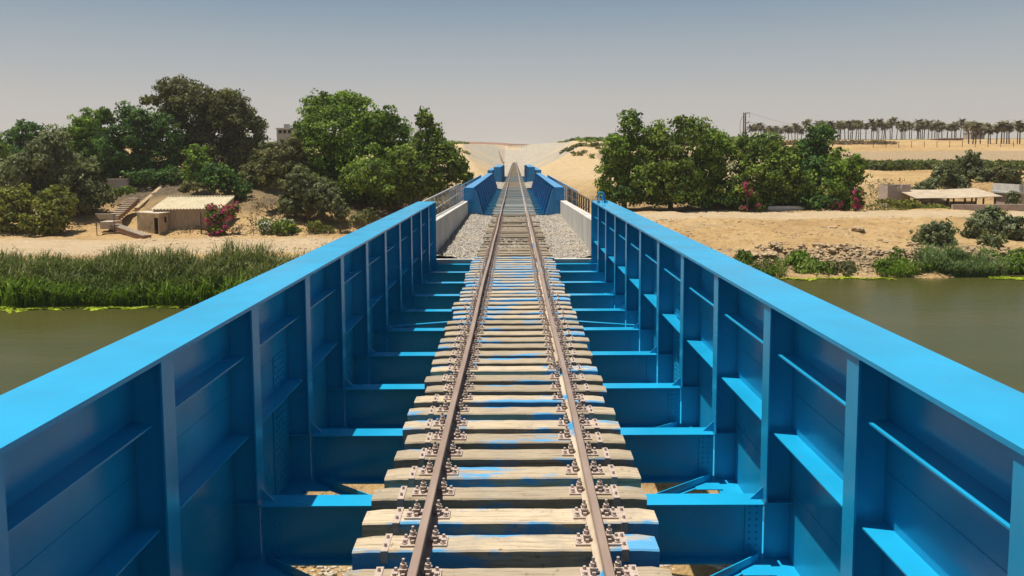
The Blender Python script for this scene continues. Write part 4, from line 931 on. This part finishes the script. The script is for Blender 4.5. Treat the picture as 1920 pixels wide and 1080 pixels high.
def hut():
    A = at(258, 436, 100.0); B = at(299, 440, 97.6); C = at(317, 440, 99.7); zt = at(290, 402, 97).z; zb = tz(B.x, 96.8) - .5
    root = empty('small_hut', (B.x, B.y, zb)); tag(root, 'small square plastered hut with a flat pale roof and an open dark doorway', 'hut')
    a = Vector((A.x - B.x, A.y - B.y, 0)); c = Vector((C.x - B.x, C.y - B.y, 0)); h = zt - zb; d = a + c
    def W(p): return Vector(p)
    # front wall (with doorway) between B and A ; side wall between B and C
    la = a.length; ua = a.normalized(); uc = c.normalized(); lc = c.length
    def blk(mb, o, u, L0, L1, z0, z1, th, nrm):
        q = [o + u * L0, o + u * L1, o + u * L1 + nrm * th, o + u * L0 + nrm * th]
        mb.prism([(p.x, p.y, z0) for p in q], (0, 0, z1 - z0))
    wl = MB(); O = Vector((0, 0, 0)); nin = uc
    d0, d1 = .18, .98; dh = at(290, 410, 96.5).z - zb
    blk(wl, O, ua, 0, d0, 0, h, .2, nin); blk(wl, O, ua, d1, la, 0, h, .2, nin); blk(wl, O, ua, d0, d1, dh, h, .2, nin)
    s0, s1 = .48 * lc, .72 * lc; z0, z1 = h - 1.15, h - .45
    o2 = O + uc * .205; l2 = lc - .2
    blk(wl, o2, uc, 0, s0, 0, h, .2, ua); blk(wl, o2, uc, s1, l2, 0, h, .2, ua); blk(wl, o2, uc, s0, s1, 0, z0, .2, ua); blk(wl, o2, uc, s0, s1, z1, h, .2, ua)
    blk(wl, O + ua * la, uc, .205, lc, 0, h, .2, -ua); blk(wl, O + uc * lc, ua, .205, la - .21, 0, h, .2, -uc)
    wl.build('wall', PLASTER, root)
    q = [O - ua * .18 - uc * .18, O + ua * (la + .15) - uc * .18, O + ua * (la + .15) + uc * (lc + .15), O - ua * .18 + uc * (lc + .15)]
    MB().prism([(p.x, p.y, h + .002) for p in q], (0, 0, .11)).build('roof', STEP, root)
    dm = MB(); blk(dm, O + uc * .12, ua, d0 + .01, d1 - .01, .02, dh - .01, .03, nin); dm.build('door', DARKIN, root)
    wn = MB(); blk(wn, o2 + ua * .1, uc, s0 + .01, s1 - .01, z0 + .01, z1 - .01, .03, ua); wn.build('window', DARKIN, root)
hut()
def stairs(pts, name, label, n, wd=1.5):
    P = []
    for px, py, Y in pts:
        p = at(px, py, Y); P.append(Vector((p.x, Y, max(p.z, tz(p.x, Y) + .05) if False else p.z)))
    root = empty(name, P[0]); tag(root, label, 'steps')
    L = [0]
    for i in range(1, len(P)): L.append(L[-1] + (P[i] - P[i-1]).length)
    side = MB()
    for k in range(n):
        t = L[-1] * (k + .5) / n
        i = max(j for j in range(len(L)) if L[j] <= t); i = min(i, len(P) - 2); u = (t - L[i]) / (L[i+1] - L[i])
        c = P[i].lerp(P[i+1], u); d = (P[i+1] - P[i]); d.z = 0; d.normalize(); sd = Vector((-d.y, d.x, 0))
        st = L[-1] / n * .55
        q = [c - d * st + sd * wd / 2, c + d * st + sd * wd / 2, c + d * st - sd * wd / 2, c - d * st - sd * wd / 2]
        MB().prism([(p.x - P[0].x, p.y - P[0].y, c.z - P[0].z - .05) for p in q], (0, 0, .07)).build('tread', STEP, root)
        q2 = [c - d * st * .98 + sd * wd * .47, c + d * st * .9 + sd * wd * .47, c + d * st * .9 - sd * wd * .47, c - d * st * .98 - sd * wd * .47]
        side.prism([(p.x - P[0].x, p.y - P[0].y, c.z - P[0].z - .62) for p in q2], (0, 0, .565))
    side.build('brick_base', BRICK, root)
stairs([(276,441,95.6), (245,431,97.6), (214,420,99.6)], 'brick_steps', 'lower flight of brick steps rising leftward from the hut door', 13, 1.1)
stairs([(207,409,101.5), (222,398,103.5), (252,370,108.5)], 'brick_steps', 'upper flight of brick steps climbing the slope toward the trees', 11, 1.4)
ld = at(208, 415, 100.4)
tag(MB().box(ld.x - 1.0, ld.x + .5, 99.6, 102.2, ld.z - .9, ld.z + .02).build('stair_landing', STEP), 'stone landing where the two flights of brick steps turn', 'landing')
# board on posts, path edging, gate, fence
p = at(200, 424, 98.5); zb = tz(p.x, 98.5); zt = at(200, 401, 98.5).z
bd = empty('board_on_posts', (p.x, 98.5, zb)); tag(bd, 'grey tilted board held up on two thin posts beside the steps', 'signboard')
for dx in (-1.25, .95): MB().box(dx - .04, dx + .04, -.04, .04, -.2, zt - zb - .02).build('post', IRON, bd)
MB().prism([(-1.35, -.05, zt - zb), (1.05, -.05, zt - zb), (1.05, .9, zt - zb - .75), (-1.35, .9, zt - zb - .75)], (0, .03, .05)).build('panel', mat_simple('grey_board', (.24, .23, .22), (.34, .33, .31), 2, .8), bd)
p = at(389, 440, 97.4); zb = tz(p.x, 97.4); gh = at(389, 405, 97.4).z - zb
gt = empty('wire_gate', (p.x, 97.4, zb)); tag(gt, 'rusty wire-mesh gate on a tall post in front of the long shed', 'gate')
gw = 24 * mpp(94)
MB().box(-gw/2 - .07, -gw/2 + .07, -.07, .07, -.2, gh + .45).build('post', IRON, gt); MB().box(gw/2 - .05, gw/2 + .05, -.05, .05, -.2, gh).build('post', IRON, gt)
fr = MB()
for z_ in (.1, gh * .5, gh - .1): fr.box(-gw/2 + .07, gw/2 - .05, -.02, .02, z_ - .025, z_ + .025)
fr.build('frame', IRON, gt)
ms = MB()
for i in range(1, 14): x_ = -gw/2 + gw * i / 14; ms.box(x_ - .006, x_ + .006, .021, .030, .12, gh - .12)
for i in range(1, 18): z_ = .1 + (gh - .2) * i / 18; ms.box(-gw/2 + .08, gw/2 - .06, .031, .040, z_ - .006, z_ + .006)
ms.build('wire_mesh', IRON, gt)
for pxx in (317, 355):
    p = at(pxx, 440, 97.2); zb = tz(p.x, 97.2)
    tag(MB().tube((p.x, 97.2, zb - .2), (p.x, 97.2, zb + 1.35), .03, None, 6).tube((p.x, 97.2, zb + 1.35), (p.x, 97.2, zb + 1.40), .045, .02, 6).build('fence_post', IRON), 'thin rusty fence stake %s' % ('in front of the small hut corner' if pxx == 317 else 'midway along the front of the long shed'), 'post')
p0 = at(448, 436, 97.5); p1 = at(640, 436, 97.5)
wf = empty('wire_fence', (p0.x, 97.5, 0)); tag(wf, 'low wire fence with thin stakes along the sandy track below the flowering bushes', 'fence')
L_ = p1.x - p0.x; prev = None
for i in range(8):
    x_ = i * L_ / 7; z_ = tz(p0.x + x_, 97.5); MB().tube((x_, 0, z_ - .2), (x_, 0, z_ + 1.3), .03, None, 6).build('stake', IRON, wf)
    if prev:
        for k in (.3, .7, 1.15): MB().bar((prev[0], 0, prev[1] + k), (x_, 0, z_ + k), .015, .015).build('wire', IRON, wf)
    prev = (x_, z_)
# retaining wall and path on the slope
p = at(222, 340, 117)
tag(MB().box(p.x - 1.6, p.x + 1.3, 117, 117.5, p.z - 1.3, p.z + .25).box(p.x - 1.7, p.x + 1.4, 116.9, 117.6, p.z + .252, p.z + .36).build('retaining_wall', PINKW), 'short pale retaining wall under the dark trees on the hillside', 'wall')
a = at(255, 372, 109.5); b = at(303, 338, 119)
tag(MB().bar((a.x, 109.5, tz(a.x, 109.5) + .12), (b.x, 119, tz(b.x, 119) + .25), .55, .45).bar((a.x, 109.4, tz(a.x, 109.4) - .2), (a.x, 109.0, tz(a.x, 109.0) - .1), .6, .5).build('stone_edging', ROCKM), 'grey stone edging running diagonally up the shaded hillside', 'edging')
a = at(360, 355, 112); b = at(375, 340, 117)
tag(MB().tube((a.x, 110.5, tz(a.x, 110.5) + .1), (b.x, 113, tz(b.x, 113) + .3), .14, .09, 7).tube((b.x, 113, tz(b.x, 113) + .3), (b.x + .3, 113.6, tz(b.x, 113.6) + .7), .07, .03, 6).build('fallen_branch', BARK), 'pale fallen branch on the slope above the long shed', 'branch')
# dark driftwood by the reeds
p = at(308, 465, 76.5); mb = MB(); q = Vector((p.x - 1.1, 76.0, tz(p.x - 1.1, 76.0) + .05))
for i in range(6):
    n_ = q + Vector((.38, .15 * math.sin(i), .12 if i < 3 else -.12)); mb.tube(q, n_, .17 - .012 * i, .17 - .012 * (i + 1), 7); q = n_
mb.tube(q - Vector((.9, 0, -.1)), q + Vector((-.2, .5, .35)), .06, .03, 6)
tag(mb.build('driftwood', mat_simple('charred_wood', (.03, .026, .022), (.07, .06, .05), 6, .9, .1, .5), smooth=True), 'blackened piece of driftwood between the reeds and the sandy track', 'log')
# far building peeking out between the left trees
p = at(528, 243, 190)
GREYPL = mat_simple('grey_plaster', (.24, .235, .22), (.33, .32, .30), 2, .95, .1)
bl = empty('rooftop_house', (p.x, 190, tz(p.x, 190))); tag(bl, 'grey flat-roofed house just visible between the two tall trees of the left bank', 'house')
hz = p.z - tz(p.x, 190)
MB().box(-1.2, 2.6, 0, 5, 0, hz + .2).build('wall', GREYPL, bl); MB().box(-1.4, 2.8, -.2, 5.2, hz + .202, hz + .4).build('roof', CONC, bl); MB().box(.4, 1.6, .5, 1.8, hz + .402, hz + 1.3).build('water_tank', GREYST, bl)
for k in (-.7, .4, 1.5): MB().box(k, k + .7, -.04, -.005, hz - .9, hz - .1).build('window', DARKIN, bl)

# ------------------------------------------------------------------ right bank structures
def boulder(px, py, Y, r, label, seed, grp=None):
    rg = np.random.default_rng(seed); import bmesh
    bm = bmesh.new(); bmesh.ops.create_icosphere(bm, subdivisions=3, radius=1.0)
    for v in bm.verts:
        c = np.array(v.co); n_ = float(fbm(np.array([c[0] * 1.3 + seed]), np.array([c[1] * 1.3 + c[2] * 1.7]), 3)[0])
        v.co = Vector((c[0] * 1.3, c[1], c[2] * .6)) * (1 + 1.1 * n_)
    me = bpy.data.meshes.new('boulder'); bm.to_mesh(me); bm.free(); me.materials.append(ROCKM)
    o = link('boulder', me); x = at(px, py, Y).x; o.location = (x, Y, tz(x, Y) + r * .2); o.scale = (r, r, r); o.rotation_euler = (0, 0, seed)
    tag(o, label, 'boulder', grp)
boulder(1610, 441, 86.5, .62, 'large brown boulder in the middle of the sand slope', 2)
boulder(1561, 430, 89.5, .38, 'smaller dark boulder up and left of the large one on the sand slope', 3)
brg = random.Random(5)
for i in range(34):
    px_ = brg.uniform(1400, 1900); Y = brg.uniform(74.6, 77.6) if i < 34 else brg.uniform(86, 93)
    boulder(px_, 480, Y, brg.uniform(.18, .5), 'rough pale rock among many in the eroded bank above the river', 50 + i, 'rough rocks of the eroded bank')
# ruined block wall
Y = 120; a = at(1664, 368, Y); b = at(1707, 368, Y); zt = at(1685, 346, Y).z; zb = tz((a.x + b.x) / 2, Y) - .5
rw = empty('ruined_wall', (a.x, Y, zb)); tag(rw, 'small roofless block building with broken wall tops beside the clump', 'ruin')
L = b.x - a.x; h = zt - zb
MB().box(0, L, 0, .25, 0, h - .55).box(0, L * .36, 0, .25, h - .549, h - .1).box(L * .62, L, 0, .25, h - .549, h).box(L * .45, L * .55, 0, .25, h - .549, h - .25).build('front_wall', PINKW, rw)
MB().box(0, .25, .252, 3, 0, h - .2).box(L - .25, L, .252, 3, 0, h - .05).box(.252, L - .252, 2.75, 3, 0, h - .1).build('side_wall', PINKW, rw)
# open shed
Y = 116; a = at(1714, 372, Y); b = at(1878, 366, Y - 1); zt = a.z; zb = tz((a.x + b.x) / 2, Y) - .1
os_ = empty('open_shed', (a.x, Y, zb)); tag(os_, 'long open-sided shed with a pale sagging sheet roof on thin posts', 'shed')
L = b.x - a.x; h = zt - zb
V = []; Fc = []; n = 40
for i in range(n + 1):
    u = i / n; sag = .12 * math.sin(u * 9) * .3 + .18 * (u - .5) ** 2
    for v, dy, dz in ((0, -.6 - .8 * u, .0 + .25 * u), (1, 5.5, .95 + .2 * u)): V.append((u * L, dy, h + dz + sag)); V.append((u * L, dy, h + dz + sag - .08))
    if i: k = 4 * i; Fc += [(k-4, k, k+2, k-2), (k-3, k-1, k+3, k+1), (k-4, k-3, k+1, k), (k-2, k+2, k+3, k-1)]
MB().add(V, Fc).build('roof', mat_simple('sun_bleached_sheet', (.34, .27, .19), (.48, .39, .28), .9, .85, .1, .3), os_)
for u in (.02, .22, .42, .62, .70, .84, .98):
    for dy in (.0, 4.8): MB().box(u * L - .09, u * L + .09, dy, dy + .18, -.6, h + (.18 if dy else 0) + .0).build('post', IRON, os_)
MB().box(.3 * L, .98 * L, 5.0, 5.15, -.5, .95).build('back_wall', PINKW, os_)
# low wall in front of the shed and under the hedge
a = at(1786, 400, 108); b = at(1925, 400, 108)
tag(MB().box(a.x, b.x, 108, 108.35, tz(a.x, 108) - .5, tz(a.x, 108) + .75).build('low_wall', PINKW), 'low pinkish boundary wall in front of the open shed', 'wall')
a = at(1440, 390, 107.2); b = at(1508, 392, 107.2)
tag(MB().box(a.x, b.x, 107.2, 107.5, tz(a.x, 107.2) - .4, tz(a.x, 107.2) + .5).build('low_wall', WHITEW), 'low pale block wall in the shade at the foot of the right-bank trees', 'wall')
# white-roofed building cut by the frame
a = at(1905, 400, 113); zt = at(1905, 346, 113).z; zb = tz(a.x, 113) - .5; zm = at(1905, 364, 113).z
wb = empty('white_building', (a.x, 113, zb)); tag(wb, 'grey-walled building with a white upper parapet cut off by the right frame edge', 'building')
MB().box(.35, 6, 0, 6, 0, zm - zb).build('wall', PINKW, wb); MB().box(0, 6.2, -.5, 6.2, zm - zb + .002, zm - zb + .25).build('roof_slab', WHITEW, wb)
MB().box(.1, 6.1, -.3, -.1, zm - zb + .252, zt - zb).box(.1, .3, -.098, 6, zm - zb + .252, zt - zb).build('parapet', WHITEW, wb)
MB().box(.45, .6, -.34, -.302, zm - zb + .3, zt - zb - .2).build('drain_pipe', GREYST, wb)
# brick buildings under the palms
def house(px0, px1, pyt, Y, mt, label, name='brick_house'):
    a = at(px0, 270, Y); b = at(px1, 270, Y); zb = tz((a.x + b.x) / 2, Y) - .3; h = at(px0, pyt, Y).z - zb
    r_ = empty(name, (a.x, Y, zb)); tag(r_, label, 'house'); L = b.x - a.x
    MB().box(0, L, 0, 7, 0, h).build('wall', mt, r_); MB().box(-.15, L + .15, -.15, 7.15, h + .002, h + .25).build('roof', CONC, r_)
    for i in range(max(2, int(L / 3.5))):
        x = (i + .5) * L / max(2, int(L / 3.5)); MB().box(x - .5, x + .5, -.05, -.004, h * .42, h * .78).build('window', DARKIN, r_)
house(1759, 1806, 260, 335, BRICK, 'long low brick house behind the palm trunks')
house(1822, 1844, 249, 350, PINKW, 'taller pink house behind the palm trunks right of the brick one', 'pink_house')
house(1870, 1895, 272, 322, PINKW, 'small flat building at the foot of the palms near the right edge', 'flat_building')
# utility pole with lattice mast and wires
Y = 240; b = at(1394, 330, Y); t = at(1394, 211, Y); zb = tz(b.x, Y)
up_ = empty('utility_pole', (b.x, Y, zb)); tag(up_, 'tall dark lattice utility pole with side brackets above the right-bank trees', 'utility pole'); h = t.z - zb
m_ = MB()
for sx in (-.28, .28):
    for sy in (-.28, .28): m_.box(sx - .07, sx + .07, sy - .07, sy + .07, -.5, h)
k = 0; z_ = 0
while z_ < h - .8:
    s = 1 if k % 2 else -1
    m_.bar((-s * .28, -.28, z_), (s * .28, -.28, z_ + .8), .07, .07); m_.bar((-s * .28, .28, z_), (s * .28, .28, z_ + .8), .07, .07); z_ += .8; k += 1
m_.build('lattice_mast', IRON, up_)
MB().bar((.2, 0, h - .2), (1.5, 0, h - .1), .16, .2).bar((1.4, 0, h - .1), (1.5, 0, h - 1.5), .08, .08).build('top_bracket', IRON, up_)
for dz, w_ in ((2.9, 1.3), (4.2, 1.4), (5.0, 1.0), (5.9, 1.2)):
    c = MB().bar((.2, 0, h - dz), (w_, 0, h - dz - .1), .16, .16).bar((.2, 0, h - dz - .6), (w_ * .8, 0, h - dz - .12), .1, .1)
    c.tube((w_, 0, h - dz - .05), (w_, 0, h - dz + .45), .11, .08, 6); c.build('cross_arm', IRON, up_)
cv = MB(); q = Vector((-.2, 0, h - 1.0))
for i in range(8):
    a_ = math.pi * (i + 1) / 8; n_ = Vector((-.2 - 1.15 * math.sin(a_), 0, h - 1.0 - 3.2 * (1 - math.cos(a_)))); cv.tube(q, n_, .06, None, 5); q = n_
cv.build('loop_cable', IRON, up_)
for i, dz in enumerate((.1, 2.8)):
    wv = MB(); p_ = None
    for k in range(15):
        u = k / 14; c = Vector((1.4 + u * 95, u * 110, h - dz - 4 * 3.2 * u * (1 - u) - u * 2))
        if p_: wv.tube(p_, c, .03, None, 4)
        p_ = c
    wv.build('power_wire', IRON, up_)
# second small pole on the left skyline of the slope and fence at the head of the cutting
def far_fence(p0, p1, n, h, label):
    r_ = empty('distant_fence', p0); tag(r_, label, 'fence'); d = Vector(p1) - Vector(p0)
    for i in range(n + 1):
        c = d * (i / n); MB().box(c.x - .12, c.x + .12, c.y - .12, c.y + .12, c.z - .3, c.z + h).build('post', GREYST, r_)
    for k in (.5, 1.0): MB().bar((0, 0, h * k), (d.x, d.y, d.z + h * k), .1, .12).build('rail', GREYST, r_)
a = at(953, 276, 548); b = at(990, 276, 548); za = tz(a.x, 548)
far_fence((a.x, 548, za), (b.x, 548, za), 12, 2.4, 'pale fence across the head of the cutting')
ch = MB(); a = at(952, 293, 470)
for i in range(1): ch.bar((-5.4, 400, .1), (-10.5, 520, 7.6), .7, .3)
tag(ch.build('drainage_channel', BRICK), 'dark concrete drainage channel down the left side of the cutting', 'channel')
a = at(1650, 287, 205); 
tf = empty('terrace_fence', (a.x, 209, 0)); tag(tf, 'line of thin fence posts along the sand terrace on the right', 'fence'); pv_ = None
for i in range(16):
    x_ = i * 3.3; z_ = tz(a.x + x_, 209); MB().box(x_ - .05, x_ + .05, -.05, .05, z_ - .2, z_ + 1.6).build('post', IRON, tf)
    if pv_: MB().bar((pv_[0], 0, pv_[1] + 1.4), (x_, 0, z_ + 1.4), .03, .03).build('wire', IRON, tf)
    pv_ = (x_, z_)

# ------------------------------------------------------------------ dusty air
hz_ = MB().box(-4400, 4400, -650, 5400, -13.5, 60).build('haze', bpy.data.materials.new('dusty_air'))
hm = hz_.data.materials[0]; hm.use_nodes = True; ht = hm.node_tree; ht.nodes.remove(ht.nodes['Principled BSDF'])
pvn = ht.nodes.new('ShaderNodeVolumePrincipled'); pvn.inputs['Density'].default_value = .00016; pvn.inputs['Color'].default_value = (.93, .90, .86, 1)
pvn.inputs['Anisotropy'].default_value = .3
ht.links.new(pvn.outputs[0], ht.nodes['Material Output'].inputs['Volume'])
tag(hz_, 'thin dusty haze over the whole river valley', 'haze', kind='stuff')
sc.cycles.volume_bounces = 1
